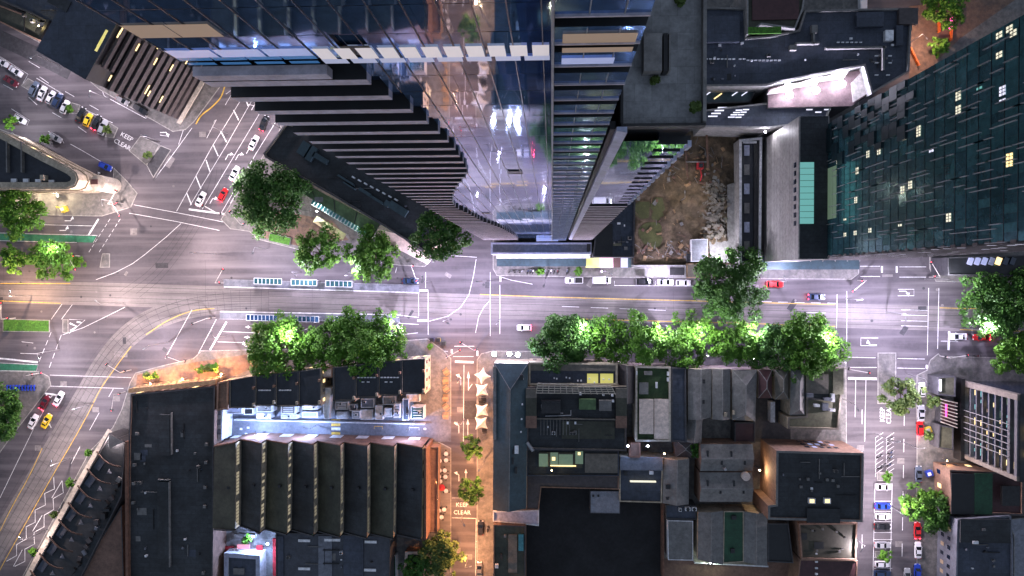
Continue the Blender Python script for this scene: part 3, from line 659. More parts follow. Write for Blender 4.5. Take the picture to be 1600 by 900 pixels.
# --- dark teal tower -------------------------------------------------
CX=65.9; CY0=P(1218,406).y; CY1=P(1218,232).y; CZ0=33.5; CZT=128
ct=thing('teal_tower','dark teal glass office tower with scattered lit windows leaning to the right edge','tower',(CX+12,(CY0+CY1)/2,0))
b=MB(); b.prism([(CX+.35,CY0+.3),(CX+22,CY0+.3),(CX+22,CY1-.3),(CX+.35,CY1-.3)],0,CZT); b.build('core_wall',M['teal_panel'],ct)
pA=MB();pB=MB();fins=MB(); dk=MB()
fw=1.35; ny=int((CY1-CY0)/fw); fw=(CY1-CY0)/ny; nz=int((CZT-CZ0)/3.3)
rr=random.Random(3)
for i in range(ny):
    for k in range(nz):
        y0=CY0+i*fw;z=CZ0+k*3.3; u=rr.random(); north=(i/ny>.62) and k<13
        dx=-.45*(rr.random()<.45) if north else 0
        mb=dk if (north and dx) else (pB if (u<.28 or (i/ny>.35 and k>14 and u<.7)) else pA)
        j=rr.gauss(0,.012)
        mb.face([(CX+dx+j,y0+fw,z+.08),(CX+dx-j,y0+fw*.02,z+.08),(CX+dx-j*.5,y0+fw*.02,z+3.24),(CX+dx+j,y0+fw,z+3.24)])
        if dx:
            dk.face([(CX+dx,y0+.02,z+.08),(CX,y0+.02,z+.08),(CX,y0+.02,z+3.24),(CX+dx,y0+.02,z+3.24)])
            dk.face([(CX+dx,y0+.02,z+.08),(CX+dx,y0+fw,z+.08),(CX,y0+fw,z+.08),(CX,y0+.02,z+.08)][::-1])
            dk.face([(CX+dx,y0+.02,z+3.24),(CX+dx,y0+fw,z+3.24),(CX,y0+fw,z+3.24),(CX,y0+.02,z+3.24)])
        if rr.random()<.34: fins.box((CX-.14,y0+rr.choice((0,0,fw/2)),z+1.6),(.36,.10,3.2*rr.choice((1,1.6,2.2))))
pA.build('curtain_wall',M['teal_glass'],ct); pB.build('lighter_glazing',M['teal_glass_b'],ct); fins.build('fin',M['fin_metal'],ct); dk.build('raised_panel',M['teal_panel'],ct)
b=MB()
for k in range(nz+1): b.box((CX-.02,(CY0+CY1)/2,CZ0+k*3.3),(.1,CY1-CY0,.07))
b.build('floor_line',M['mullion'],ct)
for x,y,n_,mt in [(1497,150,3,'lit_pale'),(1497,172,3,'lit_pale'),(1413,213,3,'lit_pale'),(1435,205,4,'lit_pale'),(1365,210,2,'lit_pale'),(1577,45,2,'lit_pale'),(1561,55,2,'lit_pale'),(1561,86,2,'lit_pale'),(1566,142,3,'lit_white'),(1566,157,1,'lit_white'),
  (1308,238,1,'lit_pale'),(1309,253,2,'lit_pale'),(1282,267,4,'lit_pale'),(1339,267,3,'lit_pale'),(1356,241,3,'lit_pale'),(1373,236,3,'lit_pale'),(1410,297,3,'lit_pale'),(1422,289,3,'lit_pale'),(1337,313,3,'lit_pale'),(1320,343,1,'lit_pale'),(1406,352,1,'lit_pale'),
  (1482,340,3,'lit_pale'),(1320,367,2,'lit_pale'),(1336,364,2,'lit_pale'),(1359,360,2,'lit_pale'),(1577,250,4,'lit_warm'),(1530,138,1,'lit_teal'),(1583,52,2,'lit_pale'),(1455,236,1,'lit_white'),(1480,265,3,'teal_glass_b')]:
    c=PX(x,y,CX-.06); m=MB(); m.face([(c.x,c.y+.5*n_/2,c.z-.75),(c.x,c.y-.5*n_/2,c.z-.75),(c.x,c.y-.5*n_/2,c.z+.75),(c.x,c.y+.5*n_/2,c.z+.75)]); o=m.build('lit_window',M[mt],ct)
    q=MB()
    for s in range(n_+1): q.box((c.x-.03,c.y-.5*n_/2+.5*s,c.z),(.06,.09,1.5))
    q.box((c.x-.03,c.y,c.z),(.06,.5*n_,.09)); q.build('window_frame',M['mullion'],o)
# tall glazed stair panel near the foot of the tower
b=MB(); a=PX(1284,345,CX-.05); c=PX(1307,258,CX-.05); b.face([(CX-.05,a.y,a.z),(CX-.05,c.y,a.z),(CX-.05,c.y,c.z),(CX-.05,a.y,c.z)][::-1]); mat('lit_olive',(.06,.09,.07),.3,emit=(.06,.09,.06),es=1,var=.3); b.build('stair_glazing',M['lit_olive'],ct)
# south face
b=MB()
for k in range(40):
    b.box((CX+11,CY0+.0,3+k*3.2),(22.4,.5,1.3))
b.build('south_face_band',M['spandrel_brown'],ct)
b=MB(); rr=random.Random(9)
for k in range(110):
    b.box((CX+rr.uniform(.5,21),CY0-.05,5+rr.randint(0,37)*3.2+2),(1.2,.3,.8))
b.build('south_window',M['lit_white'],ct)
b=MB(); b.face([(CX,CY0,CZT),(CX+22,CY0,CZT),(CX+22,CY1,CZT),(CX,CY1,CZT)]); b.build('roof',M['black_roof'],ct)
# pale tiled podium of the teal tower
X2=P(1187,300).x; Y2a=P(1187,410).y; Y2b=P(1187,222).y; pz=33.5
cp=thing('tiled_podium_block','grey tiled block with a black roof and a glowing teal skylight below the teal tower','building',((X2+CX)/2,(Y2a+Y2b)/2,0))
b=MB(); b.prism([(X2,Y2a),(CX+.3,Y2a),(CX+.3,Y2b),(X2,Y2b)],0,pz-.1); b.build('wall',M['tile_wall'],cp)
b=MB(); b.face([(X2+.2,Y2a+.2,pz),(CX,Y2a+.2,pz),(CX,Y2b,pz),(X2+.2,Y2b,pz)]); b.build('roof',M['black_roof'],cp)
b=MB(); b.box((X2+.1,(Y2a+Y2b)/2,pz),(.3,Y2b-Y2a,.5)); b.build('coping',M['concrete'],cp)
a=P(1250,350,pz+.4);c=P(1272,253,pz+.4); b=MB(); b.prism([(a.x,a.y),(c.x,a.y),(c.x,c.y),(a.x,c.y)],pz+.02,pz+.4); b.build('skylight',M['lit_teal'],cp)
b=MB()
for i in range(11): b.box(((a.x+c.x)/2,a.y+(c.y-a.y)*i/10,pz+.42),(c.x-a.x,.08,.06))
b.build('skylight_frame',M['mullion'],cp)
for i in range(8):
    c=PX(1242,258+i*13,X2-.03); b=MB(); b.face([(X2-.03,c.y-.6,c.z-1),(X2-.03,c.y-.6,c.z+1),(X2-.03,c.y+.6,c.z+1),(X2-.03,c.y+.6,c.z-1)]); b.build('window',M['glass'],cp)
# awning under the teal tower
a=P(1190,405,5);c=P(1343,421,5)
aw=thing('shop_canopy','long dark street canopy below the tiled block','canopy',((a.x+c.x)/2,(a.y+c.y)/2,0))
b=MB(); b.prism([(a.x,a.y+1),(c.x,a.y+1),(c.x,c.y),(a.x,c.y)],4.7,5,0,True); b.build('roof',M['teal_roof'],aw)
b=MB()
for i in range(9):
    x=a.x+(c.x-a.x)*i/8; b.box((x,a.y+.5,5.15),(.2,2.4,.3))
b.build('rib',M['concrete'],aw); b=MB(); b.box(((a.x+c.x)/2,c.y+2.6,2.4),(c.x-a.x,.3,4.6)); b.build('shopfront',M['dark_wall'],aw)
# narrow glass building between site and tiled block
t=bldg('narrow_roof_building','long narrow white framed building with a sunken glass roof beside the dig','building',[(1155,218),(1191,214),(1189,412),(1155,412)],7,'concrete','black_roof_seams',.9,.7,pm='white_wall')
for y in range(235,405,30):
    pit(t,'roof_panel',1167,y,8,16,6.2,.25,'beam_lavender' if (y//30)%2 else 'grey_roof')
pit(t,'walkway',1181,315,6,180,6.1,.5,'dark_metal'); pit(t,'head_beam',1172,222,20,3,6.2,.9,'white_wall')
# --- building top centre right -------------------------------------------------
t=bldg('dark_roof_block','wide dark blue roof with ducts and a row of dashed vents behind the floodlit signs','building',[(1098,10),(1165,12),(1167,58),(1205,55),(1248,46),(1258,15),(1425,12),(1436,14),(1425,30),(1421,112),(1390,130),(1362,147),(1350,103),(1222,128),(1198,134),(1098,135)],18,'concrete','blue_grey_deck',.8,.5,pm='grey_roof')
M_=M
for r_ in t.children:
    if r_.name.startswith('roof'): r_.data.materials[0]=mat('deck_dark',(.045,.055,.08),.7,var=.25,scale=.15,bump=.2,brick=(.3,1,1,.01))
for x,y,w_,h_,mt in [(1130,45,50,40,'deck_dark'),(1273,45,9,12,'grey_roof'),(1272,60,3,18,'grey_roof'),(1262,67,36,3,'grey_roof'),(1240,74,10,8,'grey_roof'),(1338,74,90,3,'grey_roof'),(1381,90,3,36,'grey_roof'),(1420,25,28,24,'spandrel_brown'),(1360,30,40,22,'deck_dark'),(1390,55,12,16,'white_metal'),(1406,55,10,30,'deck_dark')]:
    pit(t,'duct' if w_<20 or h_<6 else 'plant_room',x,y,w_,h_,17.2,1.4,mt)
for i in range(19): pit(t,'vent',1104+i*6.1+(4 if i>7 else 0),92 if i<10 else 94,4,1.8,17.2,.3,'white_metal')
for i in range(6): pit(t,'vent',1310+i*7,66,4,1.6,17.2,.4,'white_metal')
for x,y in [(1370,87),(1391,87),(1370,98),(1391,98),(1370,117),(1388,117)]: pit(t,'vent',x,y,5,1.8,17.2,.4,'white_metal')
for x,y in [(1118,32),(1118,41),(1118,55),(1118,64),(1125,58),(1125,70),(1160,67),(1330,60),(1395,70)]: pit(t,'vent',x,y,4,3,17.2,.5,'white_metal')
pit(t,'pipework',1363,27,26,6,17.2,1.0,'white_metal')
# floodlit billboard
Z=15
bbp=[P(1200,150,Z),P(1360,105,Z)]
bb=thing('floodlit_billboard','long slanting billboard panel lit by six white floodlights','billboard',((bbp[0].x+bbp[1].x)/2,(bbp[0].y+bbp[1].y)/2,0))
pl=PL([(1200,138),(1340,110),(1352,106),(1360,143),(1330,166),(1200,168)],Z); b=MB(); b.prism([(p.x,p.y) for p in pl],0,Z); b.build('wall',M['dark_wall'],bb)
b=MB(); b.face([(p.x,p.y,Z+.02) for p in ccw(pl)]); b.build('roof',M['pink_render'],bb)
b=MB(); q=PL([(1330,130),(1352,106),(1360,143),(1333,160)],Z+.3); b.prism([(p.x,p.y) for p in q],Z+.02,Z+.3); b.build('white_panel',M['billboard'],bb)
for i,(x,y) in enumerate([(1222,138),(1262,128),(1304,118)]):
    q=PL([(x-18,y+2),(x+24,y-9),(x+14,y+4),(x-24,y+10)],Z+1.5); b=MB(); b.prism([(p.x,p.y) for p in q],Z+1.2,Z+1.5,0,True); b.build('sign_board',M['billboard'],bb)
# lower glazed building beneath
t=bldg('sawtooth_glass_block','low block with white slotted roof lights under the billboard','building',[(1098,172),(1200,160),(1300,165),(1290,188),(1200,200),(1098,198)],14,'concrete','deck_dark',.5,.4)
for i in range(4): pit(t,'roof_light',1129-i*5,167+i*4.5+1,14,1.6,13.6,.3,'lit_white')
for i in range(4): pit(t,'roof_light',1155-i*4,172+i*3.6,10,1.4,13.6,.3,'lit_white')
for i in range(4): pit(t,'roof_light',1166-i*4,171+i*4,9,1.4,13.6,.3,'lit_white')
for i in range(3): pit(t,'roof_light',1265+i*14,171+(i%2)*4,9,1.5,13.6,.3,'lit_white')
pl=PL([(1098,120),(1185,120),(1200,152),(1098,160)],16); b=MB()
t=bldg('dark_deck_building','dark lower deck with a reflective roof left of the floodlights','building',[(1098,134),(1185,133),(1172,160),(1098,162)],12,'dark_wall','teal_roof',.4,.3)
for x in (1108,1122,1150,1165): pit(t,'light_strip',x,150-(x%3)*5,14,1.6,11.6,.3,'lit_white' if x!=1122 else 'lit_warm',35)
t=bldg('dark_roof_corner','near black roof at the top edge beside a green planted terrace','building',[(1167,-30),(1262,-30),(1255,14),(1243,45),(1190,38),(1167,54)],20,'concrete','olive_dark',.5,.4)
pit(t,'planting_bed',1195,47,50,10,19.6,.5,'grass'); pit(t,'roof_slope',1212,10,70,40,19.6,.4,'maroon_roof')
# yard fittings top right
g=MB(); g.face([(p.x,p.y,.16) for p in ccw(PL([(1420,10),(1600,-10),(1500,60),(1420,140)]))]); struct('brown_yard',g,M['paving_brick'])
def barrier(px,py,L,rot,label,m='orange_plastic'):
    c=P(px,py,0); t=thing('barrier',label,'barrier',(c.x,c.y,.17)); b=MB(); b.box((c.x,c.y,.75),(L,.35,1.1),R(rot)); b.build('panel',M[m],t)
    for s in(-1,1):
        b=MB(); b.box((c.x+math.cos(R(rot))*L*.35*s,c.y+math.sin(R(rot))*L*.35*s,.25),(.25,.9,.16),R(rot)); b.build('foot',M['dark_metal'],t)
barrier(1465,42,3.6,90,'orange barrier under the top right tree'); barrier(1484,56,3.2,88,'orange and white barrier below the magenta sign'); barrier(1427,90,5.5,-65,'long orange barrier against the dark block wall')
c=P(1486,36,3); t=thing('neon_sign','glowing magenta sign post in the top right yard','sign',(c.x,c.y,.17)); b=MB(); b.box((c.x,c.y,2.8),(.5,3,.9)); b.build('panel',M['magenta_sign'],t); b=MB(); b.cyl((c.x,c.y,.17),(c.x,c.y,2.4),.08); b.build('post',M['dark_metal'],t)
# --- construction site -------------------------------------------------
site=PL([(990,222),(1080,205),(1153,214),(1153,412),(1080,414),(990,410)],.16)
nx,ny=60,90; x0=min(p.x for p in site);x1=max(p.x for p in site);y0=min(p.y for p in site);y1=max(p.y for p in site)
from mathutils import noise as mn
def hgt(x,y):
    v=Vector((x*.16,y*.16,1)); h=mn.fractal(v,1,2,5)*.9+.75
    for (px,py,r,dp) in [(1005,328,3.0,2.1),(1028,322,2.6,2.0),(1017,368,3.4,2.2)]:
        c=P(px,py); q=math.hypot(x-c.x,y-c.y)/r
        if q<1.6: h-=dp*max(0,1-q**4/3)
    c=P(1115,325)
    q=max(abs(x-c.x)/4.2,abs(y-c.y)/12)
    if q<1: h+=1.6*(1-q*q)+mn.fractal(Vector((x,y,0))*.8,1,2,4)*.9
    return max(.17,h)
m=MB(); vs=[];fs=[]
for j in range(ny+1):
    for i in range(nx+1):
        x=x0+(x1-x0)*i/nx;y=y0+(y1-y0)*j/ny; e=min(i,nx-i,j,ny-j); vs.append((x,y,hgt(x,y)*min(1,e/2) +.16))
fs=[(j*(nx+1)+i,j*(nx+1)+i+1,(j+1)*(nx+1)+i+1,(j+1)*(nx+1)+i) for j in range(ny) for i in range(nx)]
m.v=vs;m.f=fs;m.m=[0]*len(fs); o=m.build('excavated_ground',M['dirt'],smooth=True); o['kind']='structure'
m=MB()
for (px,py,r) in [(1004,328,2.3),(1028,320,1.9),(1027,335,1.6),(1017,366,3.1),(1024,378,1.8)]:
    c=P(px,py); m.face([(c.x+math.cos(a)*r*(1+.2*math.sin(3*a+px)),c.y+math.sin(a)*r*1.3*(1+.15*math.cos(2*a)),.42+.003*r) for a in [2*math.pi*k/24 for k in range(24)]])
struct('muddy_water',m,M['puddle'])
# rubble heap
m=MB(); rr=random.Random(5)
for i in range(420):
    px=rr.gauss(1116,9);py=rr.uniform(288,372); c=P(px,py); s=rr.uniform(.25,1.0); z=hgt(c.x,c.y)+.2; m.box((c.x,c.y,z),(s,s*rr.uniform(.4,1),s*.5),rr.uniform(0,3))
o=m.build('rubble_heap',M['rubble']); tag(o,'grey heap of broken rubble in the construction site','rubble',kind='stuff')
g=MB(); g.face([(p.x,p.y,1.75) for p in ccw(PL([(1134,290),(1150,285),(1153,410),(1108,412),(1106,372),(1134,368)]))]); struct('site_concrete_slab',g,M['concrete'])
def longbeam(px0,py0,px1,py1,z,w_,m,label,name='steel_beam',grp='steel beams in the dig'):
    a=P(px0,py0,z);c=P(px1,py1,z); b=MB(); b.beam(a,c,w_,w_); o=b.build(name,M[m]); tag(o,label,'beam',grp)
longbeam(1070,215,1074,275,2.6,.45,'copper_roof','left of the two rusty red beams across the dig'); longbeam(1104,208,1106,262,2.6,.5,'copper_roof','right of the two rusty red beams across the dig')
longbeam(1072,253,1104,253,2.9,.3,'concrete','pale beam spanning the two rusty beams'); longbeam(1092,286,1108,286,2,.5,'copper_roof','short orange beam above the rubble heap')
c=P(1094,258,2.5); t=thing('excavator','small red excavator between the rusty beams in the dig','excavator',(c.x,c.y,1)); b=MB(); b.box((c.x,c.y,2.2),(1.8,2.2,1.2)); b.build('body',M['red_cloth'],t); b=MB(); b.box((c.x+.1,c.y-.2,3.1),(1.1,1.1,.7)); b.build('cab',M['car_glass'],t)
for s in(-1,1): b=MB(); b.box((c.x+s*.95,c.y,1.3),(.4,2.6,.6)); b.build('track',M['dark_metal'],t)
b=MB(); b.beam((c.x,c.y-1,2.6),(c.x+.2,c.y-3,3.6),.3,.3); b.beam((c.x+.2,c.y-3,3.6),(c.x+.2,c.y-4.4,1.6),.25,.25); b.build('arm',M['red_cloth'],t)
t=bldg('site_shed','small pale corrugated shed at the street edge of the dig','shed',[(1080,374),(1106,373),(1106,408),(1080,409)],3.2,'white_wall','ribbed_sheet',.1,.2)
t=bldg('site_cabin','tiny dark site cabin beside the corrugated shed','shed',[(1073,396),(1080,396),(1080,409),(1073,409)],2.6,'dark_wall','black_roof',.1,.15)
m=MB(); c=P(1148,325,1)
vs=[];rr=random.Random(8)
for j in range(13):
    for i in range(5): vs.append((c.x-1+i*.5,c.y-3.6+j*.6,.9+rr.uniform(0,.5)))
m.v=vs; m.f=[(j*5+i,j*5+i+1,j*5+i+6,j*5+i+5) for j in range(12) for i in range(4)]; m.m=[0]*len(m.f); o=m.build('tarpaulin',M['blue_tarp']); tag(o,'crumpled blue tarpaulin along the right side of the dig','tarpaulin')
m=MB()
rr=random.Random(4)
for i in range(14):
    a=P(1108+rr.uniform(0,14),405-rr.uniform(0,12),.8); an=rr.uniform(.2,1.1); m.beam(a,(a.x+math.cos(an)*4,a.y+math.sin(an)*4,.9),.14,.12)
o=m.build('timber_offcuts',M['timber']); tag(o,'scattered planks and offcuts by the pale site slab','timber',kind='stuff')
m=MB(); rr=random.Random(44)
for i in range(260):
    px=rr.uniform(996,1130);py=rr.choice((rr.uniform(225,290),rr.uniform(385,405),rr.uniform(230,400))); c=P(px,py); z=hgt(c.x,c.y)+.25; q=rr.random()
    if q<.5: m.box((c.x,c.y,z),(rr.uniform(.3,1.5),rr.uniform(.3,1.1),rr.uniform(.2,.8)),rr.uniform(0,3),rr.choice((0,1,2)))
    else: an=rr.uniform(0,3.1); L=rr.uniform(.8,2.6); m.beam((c.x,c.y,z),(c.x+math.cos(an)*L,c.y+math.sin(an)*L,z+.1),.12,.12,rr.choice((0,1,2)))
o=m.build('site_debris',[M['timber'],M['concrete'],M['copper_roof']]); tag(o,'scattered debris, offcuts and blocks across the muddy dig','debris',kind='stuff')
# hoarding strip along the street with shops
t=bldg('hoarding_canopy','grey site hoarding gantry over the pavement below the dig','hoarding',[(987,414),(1072,414),(1072,434),(1008,432),(1008,420),(987,418)],3.4,'concrete','concrete',.1,.2)
pit(t,'deck_opening',1058,424,22,12,3.3,.2,'dark_metal')
t=bldg('timber_gantry','tan timber covered walkway beside the hoarding gantry','hoarding',[(1073,412),(1112,411),(1108,434),(1073,434)],3.2,'timber','tan_roof',.1,.2)
# small dark building left of the dig
t=bldg('small_dark_building','small dark flat roofed building between tower wing and dig','building',[(932,348),(993,310),(991,402),(926,402)],9,'dark_wall','blue_grey_deck',.7,.4)
for r_ in t.children:
    if r_.name.startswith('roof'): r_.data.materials[0]=M['deck_dark']
pit(t,'hatch',967,349,5,3,8.4,.5,'white_metal'); pit(t,'dark_bay',943,375,28,50,8.35,.12,'recess'); pit(t,'hatch',965,382,14,4,8.4,.3,'olive_roof'); pit(t,'drain',978,388,5,5,8.4,.3,'grey_roof')
# shop awnings
for (x0_,x1_,mt,lab) in [(915,937,'lit_yellow','glowing yellow shop awning beside the podium canopy'),(937,958,'lit_pink','glowing pink shop awning next to the yellow one'),(959,970,'maroon_roof','dark brown shop awning right of the pink one'),(970,981,'lit_lilac','pale lilac shop awning near the dig'),(981,986,'teal_roof','narrow teal shop awning at the end of the row')]:
    q=PL([(x0_,403),(x1_,403),(x1_,418),(x0_,418)],3.6); cc=sum((p for p in q),Vector())/4; t=thing('shop_awning',lab,'awning',(cc.x,cc.y,.13),'shop awnings below the small dark building')
    b=MB(); n0=ccw([(p.x,p.y) for p in q]); b.prism(n0,3.45,3.6,0,True); b.build('canopy',M[mt],t); b=MB()
    for p in q: b.cyl((p.x*.999,p.y,.13),(p.x*.999,p.y,3.45),.06,n=6)
    b.build('post',M['dark_metal'],t)
# dark canopies at the right above the street
t=bldg('dark_corner_shop','low black roofed shop with blue lit angled panels at the right edge','building',[(1481,402),(1610,398),(1610,432),(1481,430)],9,'dark_wall','recess',.5,.3)
for i in range(7): pit(t,'angled_panel',1517+i*11,408,7,11,8.5,.5,'lit_lilac' if i in (0,1,2) else ('lit_warm' if i==4 else 'beam_lavender' if i==3 else 'glass'),-20)
# --- wedge podium block ---------------------------------------------
wz=9
t=bldg('wedge_building','long dark wedge shaped building with rooftop plant and a green glazed canopy','building',[(446,192),(500,205),(560,245),(660,312),(700,345),(695,380),(660,392),(600,354),(520,306),(414,246),(411,240)],wz,'cream_wall','black_roof',.8,.5,pm='dark_wall')
for x,y,w_,h_ in [(474,232,14,22),(486,240,10,24),(500,247,26,8),(540,281,30,3),(545,290,22,2),(570,300,22,5),(588,312,24,4),(615,322,16,12),(628,330,16,12),(604,318,8,10)]: pit(t,'plant_unit',x,y,w_,h_,wz-.8,1.6,'teal_roof',-32)
for i in range(8): pit(t,'vent',552+i*9.5,277+i*5.0,5.5,2.4,wz-.8,.8,'white_metal',-32)
a=PL([(452,275),(466,300),(584,371),(592,352)],7); 
cn=thing('green_canopy','long green tinted canopy along the foot of the wedge building','canopy',((a[0].x+a[2].x)/2,(a[0].y+a[2].y)/2,0))
b=MB(); b.prism([(p.x,p.y) for p in PL([(450,272),(464,297),(583,368),(594,350)],6.5)],6.2,6.5,0,True); b.build('roof',M['canopy_green'],cn)
b=MB()
for i in range(5):
    s=i/4; p=P(450+(594-450)*s,272+(350-272)*s,6.6);q=P(464+(583-464)*s,297+(368-297)*s,6.6); b.beam(p,q,.15,.2)
b.build('rib',M['dark_metal'],cn)
b=MB(); q=[P(488,314,3.6),P(583,371,3.6)]
for i in range(20):
    s=i/20; p=q[0].lerp(q[1],s); pn=q[0].lerp(q[1],s+.032); d=(pn-p).normalized(); nn=Vector((-d.y,d.x,0))
    b.face([p-nn*.9,pn-nn*.9,pn+nn*.9,p+nn*.9])
b.build('glass_pane',M['teal_glass_b'],cn)
b=MB(); b.beam(q[0]+Vector((0,0,-.2)),q[1]+Vector((0,0,-.2)),2.1,.15); b.build('pane_frame',M['white_metal'],cn)
cn=thing('tip_canopy','bare tan canopy tapering to a point beside the dark round tree','canopy',(P(640,385).x,P(640,385).y,0))
b=MB(); b.prism([(p.x,p.y) for p in PL([(590,358),(622,366),(672,408),(668,413),(588,372)],5)],4.6,5,0,True); b.build('roof',M['pale_roof'],cn)
b=MB(); 
for x,y in ((600,366),(630,382),(655,398)): p=P(x,y); b.cyl((p.x,p.y,.1),(p.x,p.y,4.6),.15)
b.build('column',M['steel'],cn)
def parasol_long():
    c=P(516,357,2.8); t=thing('market_parasol','pale yellow three peaked fabric canopy on the corner plaza','canopy',(c.x,c.y,.13))
    a=PL([(495,337),(541,366),(535,376),(489,347)],2.7); b=MB()
    for i in range(3):
        s0,s1=i/3,(i+1)/3; q=[a[0].lerp(a[1],s0),a[0].lerp(a[1],s1),a[3].lerp(a[2],s1),a[3].lerp(a[2],s0)]; ap=sum(q,Vector())/4+Vector((0,0,1.1))
        for k in range(4): b.face([q[k],q[(k+1)%4],ap])
    b.build('canopy',mat('cream_fabric',(.55,.5,.3),.8,var=.1),t); b=MB()
    for p in a: b.cyl((p.x,p.y,.13),p,.06,n=6)
    b.build('post',M['steel'],t)
parasol_long()
# planter boxes on plaza
def planter(px,py,w_,h_,rot,label):
    c=P(px,py,.6); t=thing('planter',label,'planter',(c.x,c.y,.13)); b=MB(); b.box((c.x,c.y,.38),(w_,h_,.5),R(rot)); b.build('box',M['concrete'],t); b=MB(); b.box((c.x,c.y,.66),(w_-.3,h_-.3,.1),R(rot)); b.build('soil',M['grass'],t)
planter(437,374,6.6,2.4,-13,'green planter bed on the corner plaza left of the fabric canopy')
planter(403,363,3.4,1.8,-10,'small planter beside the big plaza tree')
# --- flatiron (left) ----------------------------------------------
fz=14
FR=[(-40,205),(0,207),(20,218),(70,245),(108,264),(117,271),(120,280),(116,289),(106,293),(0,293),(-40,292)]
t=bldg('flatiron_building','triangular black roofed building with floodlit ornate cream facades and a rounded corner','building',FR,fz,'cream_wall','black_roof_seams',1.0,1.5,pm='cream_wall',win=dict(fl=4,sp=2.4,ww=1.1,wh=2.2,lit=.1,maxn=48))
pit(t,'skylight',21,282,9,6,fz-1,.5,'white_metal');pit(t,'skylight',40,282,9,6,fz-1,.5,'white_metal');pit(t,'skylight',59,283,9,6,fz-1,.5,'white_metal');pit(t,'skylight',80,284,9,6,fz-1,.5,'white_metal');pit(t,'chimney',65,277,6,8,fz-1,2,'cream_wall')
for x in (10,33): pit(t,'roof_ridge',x,245,2,50,fz-1,1.2,'grey_roof')
b=MB()
for zz in (4.2,8.8,13.4):
    q=ccw(inset([(p.x,p.y) for p in PL(FR,fz)],-.45)); q2=ccw([(p.x,p.y) for p in PL(FR,fz)])
    for i in range(len(q)):
        j=(i+1)%len(q)
        for h0,h1 in ((zz+.4,zz+.4),): b.face([(*q[i],h0),(*q[j],h0),(*q2[j],h1),(*q2[i],h1)])
        b.face([(*q[i],zz),(*q[j],zz),(*q[j],zz+.4),(*q[i],zz+.4)])
q=b.build('cornice',M['cream_wall'],t)
# rounded tower at the corner
c2=P(146,284,10); b=MB(); b.cyl((c2.x,c2.y,0),(c2.x,c2.y,8),2.3,n=24); b.build('corner_portico',M['pale_stone'],t); pit(t,'portico_roof',147,284,11,8,8,.3,'maroon_roof')
# --- northwest: dark block and louvred building --------------------------
t=bldg('northwest_dark_block','big dark navy roof filling the top left corner','building',[(-60,-60),(60,-60),(215,-60),(215,8),(178,58),(160,84),(100,50),(50,22),(0,0)],9,'dark_wall','deck_dark',.8,.5)
pit(t,'plant_room',92,3,36,18,43.3,2,'black_roof',-28)
t=bldg('low_brown_block','row of dark brown roofs with one warm lit yard beside the northwest street','building',[(-40,-4),(0,8),(45,25),(100,55),(165,92),(190,112),(170,140),(150,128),(100,82),(35,52),(0,35),(-40,15)],7,'brown_render','olive_dark',.6,.4)
pit(t,'lit_terrace',47,34,26,22,8.3,.15,'olive_roof',-28); pit(t,'dark_screen',68,45,5,34,8.4,2.2,'recess',-28); pit(t,'dark_screen',115,72,10,36,8.4,2.2,'recess',-28); pit(t,'terrace',92,64,28,26,8.3,.15,'copper_roof',-28)
# louvred facade
lt=thing('louvred_building','dark building with stacked slanting brown louvre bands and a few warm windows','building',P(300,120))
A0=P(286,190);B0=P(324,122)
dvec=(B0-A0).normalized(); nout=Vector((dvec.y,-dvec.x,0))
if nout.dot(-A0)<0: nout=-nout
LL=(B0-A0).length; hL=45.0
b=MB(); b.prism([(p.x-nout.x*.8,p.y-nout.y*.8) for p in [A0,B0+dvec*LL*.5,B0+dvec*LL*.5-nout*14,A0-nout*14]],0,hL,0,False,1); b.build('core_wall',[M['recess'],M['deck_dark']],lt)
for k in range(14):
    z=2.2+k*3.1; hi=k>=12
    b=MB(); p=A0+dvec*LL*(.3 if hi else 0);r_=B0+dvec*LL*(.1 if hi else 0); p=Vector((p.x,p.y,z));r_=Vector((r_.x,r_.y,z)); b.beam(p-nout*.1,r_-nout*.1,.6,1.75 if not hi else 1.2); b.build('louvre',M['spandrel_brown'],lt)
    b=MB(); p=B0+dvec*LL*.02;r_=B0+dvec*LL*.5; b.beam((p.x-nout.x*.5,p.y-nout.y*.5,z),(r_.x-nout.x*.5,r_.y-nout.y*.5,z),.35,.5); b.build('dark_louvre',M['dark_wall'],lt)
for (x,y,L,mt) in [(160,60,2.2,'lit_yellow'),(156,68,2.0,'lit_yellow'),(190,47,1.2,'lit_warm'),(186,53,1.0,'lit_warm'),(215,74,1.0,'lit_warm'),(249,70,1.2,'lit_warm'),(243,96,1.0,'lit_warm'),(230,140,1.3,'lit_warm'),(252,155,1.0,'lit_warm'),(268,106,1.0,'lit_warm'),(273,82,.9,'lit_warm'),(172,122,.8,'lit_warm'),(285,72,.7,'lit_warm'),(292,96,.8,'lit_warm'),(233,146,.8,'lit_warm')]:
    # intersect view ray with the facade plane
    d=ray(x,y); pp=A0+nout*.42; tt=(pp-Vector((0,0,CAMH))).dot(nout)/d.dot(nout); c=Vector((0,0,CAMH))+d*tt
    b=MB(); b.beam(c-dvec*L,c+dvec*L,.06,.5 if x>165 else .9); b.build('lit_window',M[mt],lt)
b=MB(); p=P(320,122,4.2);r_=P(279,193,4.2); b.beam(p,r_,1.2,.3); b.build('pale_awning',M['pale_stone'],lt)
